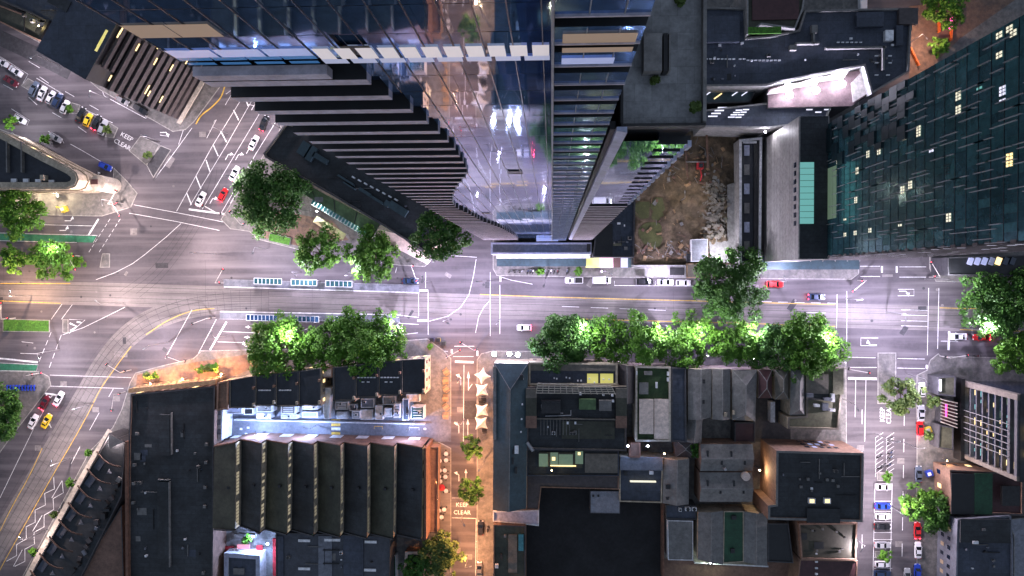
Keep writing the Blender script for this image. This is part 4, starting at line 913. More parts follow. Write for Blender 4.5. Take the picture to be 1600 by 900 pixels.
# --- bottom left: black flat roof hall -------------------------------
t=bldg('great_black_roof_hall','very large flat black roofed hall with an orange floodlit street facade','building',[(204,616),(336,603),(334,700),(332,960),(200,960),(201,690)],9,'brown_render','black_roof',.5,.4,pm='dark_wall'); winrow(t,P(204,616,9),P(336,603,9),.5,8.5,4,2.6,1.1,2.4,.35,20)
pit(t,'roof_monitor',257,680,17,66,8.5,.8,'black_roof'); pit(t,'monitor_edge',267,678,0.8,68,8.5,1.0,'concrete'); pit(t,'roof_monitor',255,820,19,138,8.5,.8,'black_roof'); pit(t,'monitor_edge',264,820,0.8,138,8.5,1.0,'concrete'); pit(t,'monitor_edge',255,750,19,.8,8.5,1.0,'concrete')
for x,y in [(322,695),(321,723),(320,762),(319,792),(317,896),(209,727),(208,756),(207,786),(213,678)]: pit(t,'vent',x,y,4.5,4.5,8.5,.8,'grey_roof')
fa=P(203,613,8.4);fb=P(338,599,8.4); d_=(fb-fa).normalized(); no_=Vector((-d_.y,d_.x,0))
b=MB(); b.beam(fa+no_*.5,fb+no_*.5,1.2,1.4); b.beam(fa+no_*.7-Vector((0,0,4)),fb+no_*.7-Vector((0,0,4)),1.4,.7); b.build('cornice',M['stone_orange_lit'],t)
for i in range(12):
    p=fa.lerp(fb,(i+.5)/12)+no_*.9; b=MB(); b.box((p.x,p.y,4.2),(.7,.7,8.4),math.atan2(d_.y,d_.x)); b.build('pilaster',M['stone_orange_lit'],t)
t=bldg('brown_link_building','narrow brown rendered link with balconies beside the great black roof','building',[(339,598),(357,594),(356,640),(338,642)],9,'brown_render','brown_render',.6,.5)
t=bldg('white_yard_units','stack of small white yard units at the end of the blue lit lane','building',[(338,622),(349,622),(346,688),(336,688)],7,'white_wall','white_wall',.4,.4)
for y in (630,645,660,675): pit(t,'grey_hatch',342,y,6,8,6.6,.6,'blue_grey_deck')
# --- arched rib roof (lower left) --------------------------------------
rt=bldg('ribbed_shed','long black shed roof crossed by curved ribs with triangular roof lights','building',[(170,677),(196,690),(190,775),(125,905),(80,960),(20,960),(47,900)],8,'dark_wall','black_roof',.8,.3,pm='dark_wall')
for i in range(8):
    x0_,y0_=152-i*14.5*1.02,705-(-i)*26.5
    a=P(x0_,y0_,8);c=P(x0_+37,y0_+24,8); b=MB(); prev=None
    for k in range(9):
        s=k/8; p=a.lerp(c,s)+Vector((0,-1.6*math.sin(s*math.pi)*.6,.35+.5*math.sin(s*math.pi)));
        if prev is not None: b.beam(prev,p,.36,.3)
        prev=p
    b.build('rib',M['rib_dark'],rt)
    cx_,cy_=x0_+17,y0_+33
    p=P(cx_,cy_,7.8); b=MB(); r_=.85; 
    for q0,q1 in (((-1,-.7),(1,-.7)),((1,-.7),(0,1.1)),((0,1.1),(-1,-.7))):
        b.face([(p.x+q0[0]*r_,p.y+q0[1]*r_,7.25),(p.x+q1[0]*r_,p.y+q1[1]*r_,7.25),(p.x,p.y,8.0)])
    b.build('roof_light',M['blue_grey_deck'],rt)
    pp=P(x0_+4,y0_+20,7.5); b=MB(); b.box((pp.x,pp.y,7.5),(2.0,3.4,.4),R(-35)); b.build('roof_panel',M['deck_dark'],rt)
rr=random.Random(12)
for i in range(16): pit(rt,'rooftop_unit',185-i*4.6+rr.uniform(-4,4),750+i*9.5,rr.uniform(4,10),rr.uniform(4,9),7.3,rr.uniform(.5,1.6),rr.choice(['grey_roof','dark_metal','blue_grey_deck','spandrel_brown']),rr.uniform(-60,60))
b=MB(); b.strip([P(172,672,3.4),P(150,708,3.4),P(120,760,3.4),P(90,815,3.4),P(60,868,3.4),P(30,925,3.4)],1.5,3.45); b.strip([P(172,672,3.4),P(30,925,3.4)],1.4,3.3); b.build('street_awning',M['pale_stone'],rt)
bldg('copper_roof_building','smooth coppery brown roof in the corner beside the brown boundary wall','building',[(190,790),(195,960),(85,960),(122,900)],7,'brown_render','copper_roof',.3,.3,pm='dark_wall')
b=MB(); pa=P(198,690,10);pc=P(197,960,10); b.box(((pa.x+pc.x)/2,(pa.y+pc.y)/2,5),(.7,pa.y-pc.y,10)); o=b.build('boundary_wall',M['brick']); tag(o,'long narrow brick wall between the copper roof and the great black roof','wall')
b=MB(); b.face([(p.x,p.y,8.6) for p in ccw(PL([(172,678),(196,690),(173,700)],8))]); o=b.build('triangular_skylight',M['grey_roof'],rt)
# --- terrace row (black roofs, yards) ---------------------------------
xs=[358,392,430,466,500]; top=[593,590,584,580,577]
g_='black roofed terrace houses along the south kerb'
labs=['leftmost black terrace roof, beside the brown link','second black terrace roof from the left','third black terrace roof from the left, under the tree','fourth black terrace roof, left of the orange gap','black terrace roof just right of the orange gap','black terrace roof with two rows of small roof vents, left one','black terrace roof with vents, right one of the pair','widest black terrace roof, at the corner of the orange street']
units=[(358,398,594,587,638),(398,430,588,584,634),(430,466,584,580,635),(466,501,580,575,634),(520,555,574,571,627),(555,591,570,567,622),(591,627,566,563,618),(627,664,563,560,616)]
for i,(a,c,y0_,y1_,yb) in enumerate(units):
    t=bldg('terrace_house',labs[i],'house',[(a,y0_),(c,y1_),(c,yb),(a,yb)],10,'cream_wall','black_roof_seams',.35,.3,pm='dark_wall',group=g_,win=dict(fl=4,sp=2.2,ww=.9,wh=1.8,lit=.4,maxn=8))
    if i in(5,6):
        for k in range(6): pit(t,'vent',a+5+k*5,590,3.4,1.6,9.7,.5,'white_metal')
        for k in range(2): pit(t,'vent',a+12+k*8,597,4,1.5,9.7,.5,'white_metal')
    if i in (2,1):
        for k in range(5): pit(t,'vent',a+7+k*4,610,3,1.6,9.7,.5,'white_metal')
    pit(t,'chimney',c-3,y1_+20,3,4,9.7,1.6,'brown_render'); pit(t,'chimney',c-3,yb-5,3,5,9.7,1.6,'cream_wall')
bldg('orange_gap_house','small orange lit house front between two black terrace roofs','house',[(501,577),(519,575),(519,590),(501,591)],8,'brown_render','pale_roof',.3,.3); bldg('pale_rear_wing','pale rear wing in the gap between the terrace roofs','house',[(502,606),(517,606),(514,655),(506,655)],6,'white_wall','white_wall',.3,.25)
yards=[(366,640,24,13,'beam_lavender'),(388,643,14,10,'recess'),(413,637,24,14,'grey_roof'),(412,650,22,8,'beam_lavender'),(450,640,22,14,'grey_roof'),(452,651,26,6,'beam_lavender'),(484,634,24,12,'pale_roof'),(484,648,24,8,'blue_grey_deck'),(534,634,20,12,'grey_roof'),(552,637,12,10,'deck_dark'),(534,649,16,11,'white_wall'),(556,648,12,12,'blue_grey_deck'),(574,630,20,14,'blue_grey_deck'),(573,648,19,16,'pale_roof'),(592,645,12,22,'pale_roof'),(608,626,20,13,'grey_roof'),(606,645,12,14,'white_wall'),(620,642,10,22,'ribbed_sheet'),(634,640,10,34,'deck_dark'),(645,622,20,12,'pale_roof'),(652,645,20,20,'teal_glass_b')]
rr=random.Random(2)
for i,(x,y,w_,h_,mt) in enumerate(yards):
    z=rr.uniform(2.6,4.5); q=[(x-w_/2,y-h_/2),(x+w_/2,y-h_/2),(x+w_/2,y+h_/2),(x-w_/2,y+h_/2)]
    nm=['shed','extension'][i%2]
    t=bldg('rear_'+nm,f"rear {nm} behind the black terrace houses, {['first','second','third','fourth','fifth','sixth','seventh','eighth','ninth','tenth','eleventh','twelfth','thirteenth','fourteenth','fifteenth','sixteenth','seventeenth','eighteenth','nineteenth','twentieth','twenty-first'][i]} from the left along the lane",nm,q,z,'white_wall',mt,.15,.2,group='rear sheds and extensions along the lane')
    if i%3!=1: ac(t,x+rr.uniform(-w_/4,w_/4),y+rr.uniform(-h_/4,h_/4),z-.1,3.6,3.2,'white_metal',.9)
    if i in (8,10,11,16,17,4,20):
        b=MB()
        for k in range(5):
            p=P(x-w_/3,y-h_/2+h_*(k+.5)/5,z+.5);r_=P(x+w_/3,y-h_/2+h_*(k+.5)/5,z+.5); b.beam(p,r_,.16,.16)
        b.build('pergola_slats',M['white_metal'],t)
b=MB(); p=P(345,657,2.2);r_=P(664,664,2.2); b.beam(P(368,655,1.1),P(664,662,1.1),.3,2.2); o=b.build('lane_wall',M['white_wall']); tag(o,'white rear boundary wall between the small yards and the lane','wall')
# --- sawtooth factory ---------------------------------------------------
sz=8.5
sw=thing('sawtooth_factory','brick factory with eight dark sawtooth roof bays and narrow glazed strips','factory',P(500,760))
edges=[(335,334)]+[]
tx=[335,368,409,450,490,532,574,616,660]; ty_=[698,695,696,697,698,699,700,701,703]
bx_=[332,367,406,448,490,531,573,614,658]; by_=[826,827,832,834,836,838,840,841,842]
for i in range(8):
    a0=P(tx[i],ty_[i],sz);a1=P(tx[i+1],ty_[i+1]-3,sz+3.9);b0=P(bx_[i],by_[i]-3,sz);b1=P(bx_[i+1],by_[i+1],sz+3.9)
    if i==0: a0=P(335,698,sz+2.5);b0=P(332,826,sz+2.5)
    else:
        a0=Vector((P(tx[i],ty_[i]-3,sz+3.9).x,P(tx[i],ty_[i]-3,sz+3.9).y,sz)); b0=Vector((P(bx_[i],by_[i],sz+3.9).x,P(bx_[i],by_[i],sz+3.9).y,sz))
    b=MB(); b.face([a0,b0,b1,a1]); o=b.build('roof_slope',M['black_roof'] if i%2 else M['olive_dark'],sw)  # olive slopes carry the olive glow on the roof as colour
    # gable ends and glazing
    g0=Vector((a1.x,a1.y,sz));g1=Vector((b1.x,b1.y,sz))
    b=MB(); b.face([a1+Vector((.05,0,0)),b1+Vector((.05,0,0)),g1+Vector((.05,0,0)),g0+Vector((.05,0,0))]); o=b.build('glazed_strip',M['cream_wall'],sw)
    nn=26; b=MB()
    for k in range(nn):
        if rr.random()<.22 or k in(7,8,17): continue
        u0=a1.lerp(b1,(k+.1)/nn);u1=a1.lerp(b1,(k+.85)/nn); b.face([(u0.x+.09,u0.y,sz+3.3),(u1.x+.09,u1.y,sz+3.3),(u1.x+.09,u1.y,sz+1.5),(u0.x+.09,u0.y,sz+1.5)])
    mt_={0:'lit_pale',1:'lit_pale',2:'lit_pale'}.get(i,'glass'); mat('saw_lit_%d'%i,(.3,.28,.2),.4,emit=(.75,.64,.44),es=(.34,.34,.3,.2,.15,.1,.08,.06)[i],var=0); q=b.build('panes',M['saw_lit_%d'%i],o)
    b=MB()
    for (p,q_) in ((a0,a1),(b0,b1)):
        d=.35 if p is a0 else -.35
        b.face([(p.x,p.y+d,0),(q_.x,q_.y+d,0),(q_.x,q_.y+d,q_.z+.4),(p.x,p.y+d,p.z+.4)]); b.face([(p.x,p.y+d,p.z+.4),(q_.x,q_.y+d,q_.z+.4),(q_.x,q_.y,q_.z+.4),(p.x,p.y,p.z+.4)])
        if p is a0: b.build('brick_gable',M['brick'],sw); b=MB()
    b.build('end_gable',M['dark_wall'],sw)
    am=(a0+a1)/2; b=MB(); b.box((am.x,am.y+.42,3),(3.2,.1,3.4)); b.build('arched_doorway',M['lit_pale' if i in(1,2,4,5,7) else 'glass'] if 0 else M['white_wall'] ,sw)
    b=MB(); b.box((am.x+1,am.y-12,sz+3),(.7,.7,1.2)); b.build('vent',M['dark_metal'],sw)
b=MB(); pa=P(661,702,12.4);pb=P(658,842,12.4); b.box((pa.x+.5,(pa.y+pb.y)/2,6.1),(.6,pa.y-pb.y+.6,12.2)); b.build('end_wall',M['brick'],sw)
t=bldg('brown_lean_to','flat brown lean-to roof with two glowing wall lamps beside the outdoor tables','building',[(665,699),(685,699),(683,833),(663,833)],5,'brown_render','brown_render',.25,.3,pm='dark_wall')
# bottom middle block
t=bldg('skylit_grey_roof','grey blue roof with small lit skylights at the bottom middle','building',[(431,832),(610,838),(608,960),(431,960)],9,'dark_wall','grey_roof_x',.4,.3)
for r_ in t.children:
    if r_.name.startswith('roof'): r_.data.materials[0]=mat('slate_roof',(.05,.055,.07),.6,var=.25,scale=.2,wave=(1.4,'X',.8))
for x,y in ((475,845),(475,889),(513,844),(525,844),(579,847),(578,891)): pit(t,'skylight',x,y,19 if x not in(513,525) else 13,4,8.6,.4,'lit_skylight' if 'lit_skylight' in M and 0 else 'head_lens')
for x,w_ in((418+20,10),(508,22),(552,32)): pit(t,'roof_fold',x+0,872,w_,70,8.6,.35,'deck_dark' if x!=508 else 'blue_grey_deck')
for x,y in ((507,860),(507,881)): pit(t,'strut',x+10,y,26,1.5,8.9,.4,'recess')
t=bldg('courtyard_pavilion','square dark pavilion roof with white edges in the cyan lit courtyard','pavilion',[(350,864),(406,868),(406,960),(350,960)],5,'white_wall','deck_dark',.6,1.2,pm='beam_lavender')
pit(t,'roof_light',373,893,18,10,4.4,.5,'grey_roof')
g=MB(); g.face([(p.x,p.y,.17) for p in ccw(PL([(333,826),(430,832),(430,960),(333,960)]))]); struct('courtyard_floor',g,M['concrete'])
for i,(x,y,w_,h_,mt,lab) in enumerate([(358,858,14,8,'red_cloth','red cushion seating at the left of the courtyard'),(380,856,20,9,'lit_pink','pink lit bar counter across the courtyard'),(405,857,10,9,'red_cloth','red cushion seating at the right of the courtyard'),(429,856,6,30,'red_cloth','upper red banner along the courtyard side'),(429,885,6,30,'red_cloth','lower red banner along the courtyard side'),(410,880,6,22,'red_cloth','red awning beside the dark pavilion'),(383,838,36,5,'white_wall','white bench below the sawtooth roof')]):
    c=P(x,y,1); t=thing('seating' if 'seating' in lab else 'banner' if 'banner' in lab or 'awning' in lab else 'counter',lab,'furniture',(c.x,c.y,.17)); s=.185
    b=MB(); b.box((c.x,c.y,.75),(w_*s,h_*s,.5)); b.build('top',M[mt],t); b=MB(); b.box((c.x,c.y,.34),(w_*s*.8,h_*s*.8,.33)); b.build('base',M['dark_metal'],t)
tree(384,842,8,'leafy bush in the cyan lit courtyard','foliage','small trees and shrubs on the pavements',2.5,.8,'small_tree')
m=MB(); rr=random.Random(21)
for i in range(70):
    c=P(337+rr.uniform(-3,5),830+rr.uniform(0,70),.6); m.box((c.x,c.y,rr.uniform(.3,1)),(rr.uniform(.3,1),rr.uniform(.3,1),.3),rr.uniform(0,3),rr.choice((0,0,1,2)))
o=m.build('market_clutter',[M['timber'],M['red_cloth'],M['white_metal']]); tag(o,'jumble of small tables and boxes along the courtyard edge','clutter',kind='stuff')
t=bldg('kiosk','small kiosk with pink tiled roof edge beside the bottom trees','kiosk',[(633,862),(661,862),(661,890),(631,890)],4,'brown_render','recess',.3,.8,pm='pale_roof')
t=bldg('green_bin_store','slim green roofed store against the skylit grey roof','shed',[(609,868),(619,868),(619,960),(608,960)],3,'white_wall','green_roof',.2,.2)
# --- long teal roof east of the orange street --------------------------
t=gable('long_teal_roof_building','long dark teal hipped roof on the corner by the three floodlights',[(772,567),(825,568),(822,795),(770,797)],11,2.2,'cream_wall','teal_roof',(7,0))
pit(t,'parapet_gutter',773,630,5,116,11,.7,'concrete')
for x,y,w_,h_ in ((807,703,6,12),(802,706,3,8),(801,720,3,11),(806,735,4,10),(815,590,5,8)): pit(t,'air_conditioner',x,y,w_,h_,11.5,1.6,'white_metal' if w_==6 else 'dark_metal')
c=P(828,697,10); b=MB(); b.cyl((c.x-.8,c.y+1.3,11),(c.x+.9,c.y-1.1,11),.5,n=12); b.build('flue_duct',M['steel'],t)
for x,y in((817,592),(816,632),(814,675),(815,655)): pit(t,'small_vent',x,y,2.5,2.5,11.6,.6,'white_metal')
t=bldg('lavender_link_roof','pale lavender slanting roof strip at the foot of the long teal roof','building',[(770,799),(842,797),(842,822),(806,818),(770,815)],6,'white_wall','beam_lavender',.3,.3)
t=bldg('brown_strip_building','dark brown roof with a glazed bay at the bottom of the orange street','building',[(771,820),(821,822),(821,960),(771,960)],8,'brown_render','olive_dark',.5,.3,pm='dark_wall')
pit(t,'timber_deck',801,865,14,60,7.5,.4,'tan_roof'); pit(t,'glazed_bay',814,848,8,26,7.5,1.2,'teal_glass_b'); pit(t,'air_conditioner',776,885,5,6,7.5,1,'white_metal'); pit(t,'vent',789,838,4,4,7.5,.8,'grey_roof'); pit(t,'vent',783,870,3,8,7.5,.6,'dark_metal')
# pub block
t=bldg('courtyard_hotel','cream parapet block with dark light well and a warm lit yellow green terrace','building',[(826,566),(965,568),(965,602),(826,602)],10,'cream_wall','deck_dark',.8,.5,win=dict(fl=4.5,sp=3,ww=1.1,wh=1.8,lit=.3,maxn=14))
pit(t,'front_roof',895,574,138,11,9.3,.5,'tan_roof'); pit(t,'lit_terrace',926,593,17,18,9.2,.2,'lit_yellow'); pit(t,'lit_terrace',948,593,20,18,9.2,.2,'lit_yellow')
for x,y in((866,591),(870,592),(885,590),(890,591),(903,595),(908,595),(921,592),(929,598),(943,593),(952,593)): pit(t,'table',x,y,2.2,2.2,9.3,.8,'white_metal')
t=bldg('plant_deck_building','black roof with a pergola, water tanks and curved end gables','building',[(823,604),(979,604),(979,705),(823,702)],11,'cream_wall','recess',.6,.4,pm='spandrel_brown')
for r_ in t.children:
    if r_.name.startswith('roof'): r_.data.materials[0]=M['black_roof']
b=MB(); z=13
for k in range(5):
    s=k/4; b.beam(P(840-s*2.5,599+s*15,z),P(955+s*7.5,603+s*12,z),.22,.2)
for k in range(14):
    s=k/13; b.beam(P(840+115*s,599+4*s,z+.15),P(838+124*s,614+3*s,z+.15),.2,.2)
b.build('pergola',M['pale_stone'],t)
for x,y,w_,h_,mt in((861,636,30,20,'dark_metal'),(918,632,26,16,'canopy_green'),(946,634,19,16,'grey_roof')):
    o=pit(t,'rooftop_unit',x,y,w_,h_,10.5,1.8,mt)
for k in range(4): pit(t,'fan',849+k*8,631,5,5,12.3,.15,'recess')
b=MB(); b.cyl(P(847,645,11.2),P(880,645.5,11.2),.12); b.cyl(P(852,650,11.2),P(892,649,11.2),.14); b.cyl(P(846,632,11.2),P(847,645,11.2),.12); b.cyl(P(892,641,11.2),P(892,649,11.2),.12); b.build('pipe',M['steel'],t)
for x in(830,971):
    z0=11
    for (ya,yb_,mt) in((607,622,'tan_roof'),(622,650,'olive_dark'),(650,669,'copper_roof')):
        pit(t,'curved_gable',x,(ya+yb_)/2,17,yb_-ya,z0-.4,1.2,mt)
for k in range(10):
    pit(t,'skylight_pane',845+k*5,668,.8,24,10.5,.25,'grey_roof')
pit(t,'step',900,655,126,2,10.5,1,'tan_roof'); pit(t,'lower_slab',919,672,82,28,10.4,.3,'olive_dark'); pit(t,'vent',887,661,3,4,10.6,.7,'white_metal'); pit(t,'vent',899,661,3,4,10.6,.7,'white_metal'); pit(t,'hatch',899,676,5,6,10.6,.5,'grey_roof')
for x,y in((907,616),(943,617),(957,618),(958,627)): pit(t,'satellite_dish',x,y,3.2,3.2,11,1.5,'white_metal')
gable('steep_brown_roof_house','steep brown roof wedged beside the courtyard hotel',[(966,568),(991,572),(990,630),(968,628)],8,2,'cream_wall','spandrel_brown')
t=bldg('green_terrace_building','narrow building with a green roof terrace above a pale roof','building',[(993,572),(1048,573),(1048,690),(993,690)],9,'cream_wall','olive_roof',.8,.5,pm='pale_stone')
for r_ in t.children:
    if r_.name.startswith('roof'): r_.data.materials[0]=mat('terrace_green',(.03,.06,.02),.8,var=.5,scale=.25)
pit(t,'pale_roof_left',1010,651,22,54,8.2,.9,'pale_roof'); pit(t,'pale_roof_right',1034,655,23,62,8.2,.7,'pale_roof')
for x,y,w_,h_ in((1013,583,12,6),(1026,602,3,9),(1044,584,3,6),(1044,593,3,6),(1006,607,14,18),(995,583,2,6)): pit(t,'terrace_fitting',x,y,w_,h_,8.3,.8,'grey_roof' if w_>10 else 'white_metal')
t=bldg('narrow_dark_house','narrow dark grey roof between the green terrace and the gabled houses','house',[(1049,574),(1072,575),(1073,692),(1048,690)],9,'dark_wall','grey_roof_x',.4,.4)
for r_ in t.children:
    if r_.name.startswith('roof'): r_.data.materials[0]=M['deck_dark']
gr='gabled terrace houses south of the long tree row'
t=gable('gabled_house','grey gabled house with two dark roof hatches, leftmost of the gables',[(1075,576),(1112,576),(1111,652),(1075,656)],8,1.8,'cream_wall','grey_roof',group=gr); pit(t,'roof_hatch',1099,596,6,6,9,.6,'dark_metal'); pit(t,'roof_hatch',1098,628,6,6,9,.6,'dark_metal')
t=gable('gabled_house','narrow gabled house second from the left with a stepped rear',[(1113,576),(1141,576),(1141,655),(1113,655)],8,1.6,'cream_wall','grey_roof',group=gr); pit(t,'chimney',1134,648,4,6,8,2,'cream_wall')
t=gable('gabled_house','broad pale grey gabled house with a hipped street end',[(1144,578),(1183,578),(1180,658),(1144,656)],8,2.0,'cream_wall','grey_roof',(4,2),group=gr); pit(t,'chimney',1147,645,3,6,8,1.5,'cream_wall')
gable('gabled_rear_wing','grey rear wing under the leftmost gabled house',[(1075,656),(1098,640),(1096,692),(1070,690)],6,1.4,'cream_wall','grey_roof',group=gr)
bldg('maroon_yard_roof','small maroon flat roof behind the broad gabled house','building',[(1148,660),(1180,660),(1180,692),(1148,692)],5,'dark_wall','maroon_roof',.3,.3)
gable('hipped_house','dark slate hipped roof with pale ridges left of the small tan one',[(1185,578),(1206,578),(1206,622),(1185,622)],8,1.8,'cream_wall','maroon_roof',(3,3),group=gr)
gable('hipped_house','small tan hipped roof with pale ridges',[(1211,578),(1232,578),(1232,624),(1211,624)],8,1.8,'cream_wall','tan_roof',(2.5,2.5),group=gr)
gable('hipped_house','long grey hipped roof between the tan hip and the olive flat roof',[(1236,578),(1257,578),(1258,649),(1234,649)],8.5,1.8,'cream_wall','grey_roof',(3,2),group=gr)
t=bldg('olive_corner_building','olive flat roofed corner building with rooftop ductwork beside the east street','building',[(1260,576),(1319,576),(1311,672),(1231,670),(1231,652),(1260,650)],9,'cream_wall','olive_roof',.6,.5,pm='tan_roof',win=dict(fl=4,sp=3,ww=1.1,wh=1.8,lit=.3,maxn=14))
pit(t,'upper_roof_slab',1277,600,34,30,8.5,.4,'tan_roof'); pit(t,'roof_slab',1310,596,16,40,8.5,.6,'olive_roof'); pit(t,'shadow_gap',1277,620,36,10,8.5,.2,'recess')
for x,y,w_,h_ in((1290,636,9,11),(1294,624,12,4),(1302,622,5,12),(1277,634,8,4),(1301,641,8,4),(1266,618,10,6)): pit(t,'duct',x,y,w_,h_,8.6,1.3,'blue_grey_deck' if w_>8 else 'white_metal')
g=MB(); g.face([(p.x,p.y,.16) for p in ccw(PL([(1180,620),(1235,620),(1235,690),(1180,690)]))]); struct('rear_courtyard',g,M['asphalt_patch'])
t=bldg('small_shed_row','row of small pale sheds in the dark rear courtyard','shed',[(1204,628),(1211,628),(1211,660),(1204,660)],3,'white_wall','white_wall',.1,.15)
# second rank of roofs
t=bldg('glass_lantern_building','dark roofed hall with a warm lit glass lantern','building',[(823,702),(967,702),(967,744),(823,744)],9,'dark_wall','black_roof',.5,.3,pm='deck_dark')
pit(t,'lit_lantern',876,719,68,24,8.5,.5,'olive_dark'); 
for k,(x,y,w_) in enumerate(((849,719,14),(866,717,12),(884,720,22),(905,715,12))): pit(t,'lantern_pane',x,y,w_,20,9.02,.05,'lit_lantern' if 'lit_lantern' in M else 'lit_olive')
pit(t,'lit_lamp',865,717,5,5,9.1,.3,'lit_warm'); pit(t,'lit_lamp',905,709,4,4,9.1,.3,'lit_warm'); pit(t,'lit_sill',880,728,40,1.5,9.1,.3,'lit_warm'); pit(t,'brown_slab',940,724,52,30,8.5,.4,'tan_roof')
t=bldg('tan_strip_roof','long tan roof strip above the black yard','building',[(823,741),(967,743),(967,765),(846,762),(842,797),(822,797)],7,'brown_render','spandrel_brown',.3,.3)
t=bldg('ribbed_roof_shed','bluish ribbed metal shed roof at the edge of the black yard','shed',[(922,767),(969,767),(969,803),(922,802)],5,'dark_wall','ribbed_sheet',.1,.15)
pit(t,'vent',927,775,3,3,5,.3,'dark_metal');pit(t,'vent',935,775,3,3,5,.3,'dark_metal')
g=MB(); g.face([(p.x,p.y,.17) for p in ccw(PL([(822,760),(1035,760),(1035,960),(822,960)]))]); struct('black_yard',g,mat('yard_black',(.012,.012,.014),.9,var=.4,scale=.15,bump=.4))
t=bldg('blue_grey_rear_roof','stepped blue grey roof with a glowing light strip','building',[(968,712),(1036,716),(1034,786),(968,784)],7,'cream_wall','deck_dark',.4,.3)
pit(t,'upper_step',1002,725,66,20,6.7,1.0,'blue_grey_deck'); pit(t,'light_strip',1005,753,40,1.6,6.9,1,'lit_pale'); pit(t,'air_conditioner',1018,739,6,5,6.8,1.2,'white_metal'); pit(t,'air_conditioner',978,740,5,6,6.8,1.2,'dark_metal')
t=bldg('floodlit_yard_stair','tiny brick stair tower beneath two blue floodlights','building',[(983,692),(1001,692),(1001,715),(983,715)],8,'brick','copper_roof',.4,.4)
t=gable('warehouse_gable','tall grey pitched roof with two small hatches beside the blue grey roof',[(1037,716),(1077,717),(1076,788),(1035,786)],7,1.8,'cream_wall','grey_roof'); pit(t,'roof_hatch',1044,761,7,7,8,.5,'dark_metal'); pit(t,'roof_hatch',1043,779,4,4,8,.5,'dark_metal')
gable('pyramid_shed','small brown pyramid roof above the pitched warehouse',[(1052,684),(1086,688),(1088,716),(1056,714)],5,1.2,'brown_render','spandrel_brown',(2.5,2.5))
tree(1087,700,13,'climbing shrub between the small roofs','foliage_dark','small trees and shrubs on the pavements',5,.6,'small_tree')
t=gable('double_gable_hall','wide grey gable with narrow dark skylights, upper half of the double hall',[(1094,694),(1094,736),(1176,736),(1176,694)],8,1.6,'brown_render','grey_roof_x'); 
for x,y in((1106,709),(1143,710),(1128,722),(1164,722)): pit(t,'narrow_skylight',x,y,3,9,8.7,.7,'dark_metal')
c=P(1131,731,9); b=MB(); b.cyl((c.x,c.y,8),(c.x,c.y,11),.35); b.build('flue',M['steel'],t)
t=gable('double_gable_hall','wide grey gable with narrow dark skylights, lower half of the double hall',[(1093,738),(1093,784),(1175,784),(1175,738)],8,1.6,'brown_render','grey_roof_x')
for x,y in((1106,756),(1147,756),(1126,767),(1162,767)): pit(t,'narrow_skylight',x,y,3,9,8.7,.7,'dark_metal')
c=P(1166,745,10); b=MB(); b.cyl((c.x,c.y,8.5),(c.x,c.y,10),1.15,n=20); b.build('round_tank',M['pale_roof'],t)
t=bldg('plain_pale_shed','plain pale grey flat roof above the brown yard','shed',[(1043,813),(1083,814),(1083,876),(1044,875)],6,'white_wall','grey_roof_x',.15,.2)
t=bldg('aircon_roof','small dark roof carrying two white air conditioners','building',[(1040,789),(1088,790),(1088,812),(1041,811)],6,'dark_wall','deck_dark',.3,.25); ac(t,1075,796,5.8,8,5); ac(t,1085,796,5.8,7,5); ac(t,1063,797,5.8,4,5)
gable('grey_flank_roof','left grey flank roof beside the green valley roof',[(1091,800),(1130,798),(1130,882),(1090,874)],7,.9,'cream_wall','grey_roof')
t=bldg('green_valley_roof','dark green flat roof between two grey flank roofs','building',[(1131,799),(1162,799),(1162,878),(1130,880)],7,'cream_wall','green_roof',.2,.2); pit(t,'vent',1147,809,7,6,6.9,.6,'dark_metal'); pit(t,'vent',1145,861,6,7,6.9,.6,'dark_metal')
gable('grey_flank_roof','right grey flank roof beside the green valley roof',[(1163,799),(1199,802),(1199,884),(1162,878)],7,.9,'cream_wall','grey_roof')
b=MB(); b.beam(P(1084,877,1.2),P(1199,883,1.2),.4,2.2); o=b.build('white_wall',M['white_wall']); tag(o,'low white wall lit along the edge of the brown yard','wall')
b=MB(); b.beam(P(1035,780,2),P(1035,900,2),.5,4); o=b.build('brick_yard_wall',M['brick']); tag(o,'brick wall along the right side of the black yard','wall')
# big black block
t=bldg('tall_black_roof_block','tall square block with a plain black roof, brick sides and two glowing roof lights','building',[(1213,704),(1350,708),(1348,816),(1200,812),(1200,790),(1212,788)],15,'brown_render','black_roof',.6,.6,pm='grey_roof')
for x,y in((1269,783),(1293,783)):
    o=pit(t,'roof_light',x,y,10,8,14.4,.9,'white_metal'); c=P(x,y,15.4); b=MB(); b.box((c.x,c.y,15.36),(1.1,.9,.08)); b.build('glowing_pane',M['lit_warm'],o)
for x,y in((1263,749),(1293,750),(1302,751),(1252,761),(1310,760)): pit(t,'vent',x,y,4,4,14.4,.7,'grey_roof')
pit(t,'stair_box',1287,806,50,22,14.4,.8,'black_roof')
winrow(t,P(1238,686),P(1292,688),1,14,3.4,1.7,1.1,1.7,.2,24,'lit_lilac'); winrow(t,P(1192,690),P(1190,790),2,14,4,2.6,1.4,2.6,.7,24,'lit_warm')
t=bldg('olive_low_block','olive brown roof below the tall black block','building',[(1248,818),(1340,817),(1338,876),(1252,874)],9,'brown_render','olive_roof',.5,.4)
for r_ in t.children:
    if r_.name.startswith('roof'): r_.data.materials[0]=mat('olive_mid',(.045,.042,.028),.8,var=.25,scale=.2,wave=(1.2,'Y',.85))
for x,y in((1270,829),(1286,827),(1308,831),(1277,861),(1312,862)): pit(t,'vent',x,y,3,3,8.6,.4,'grey_roof')
t=bldg('maroon_ribbed_roof','ribbed maroon roof with white vents at the bottom edge','building',[(1250,874),(1340,876),(1338,960),(1240,960)],8,'brown_render','maroon_roof',.3,.3)
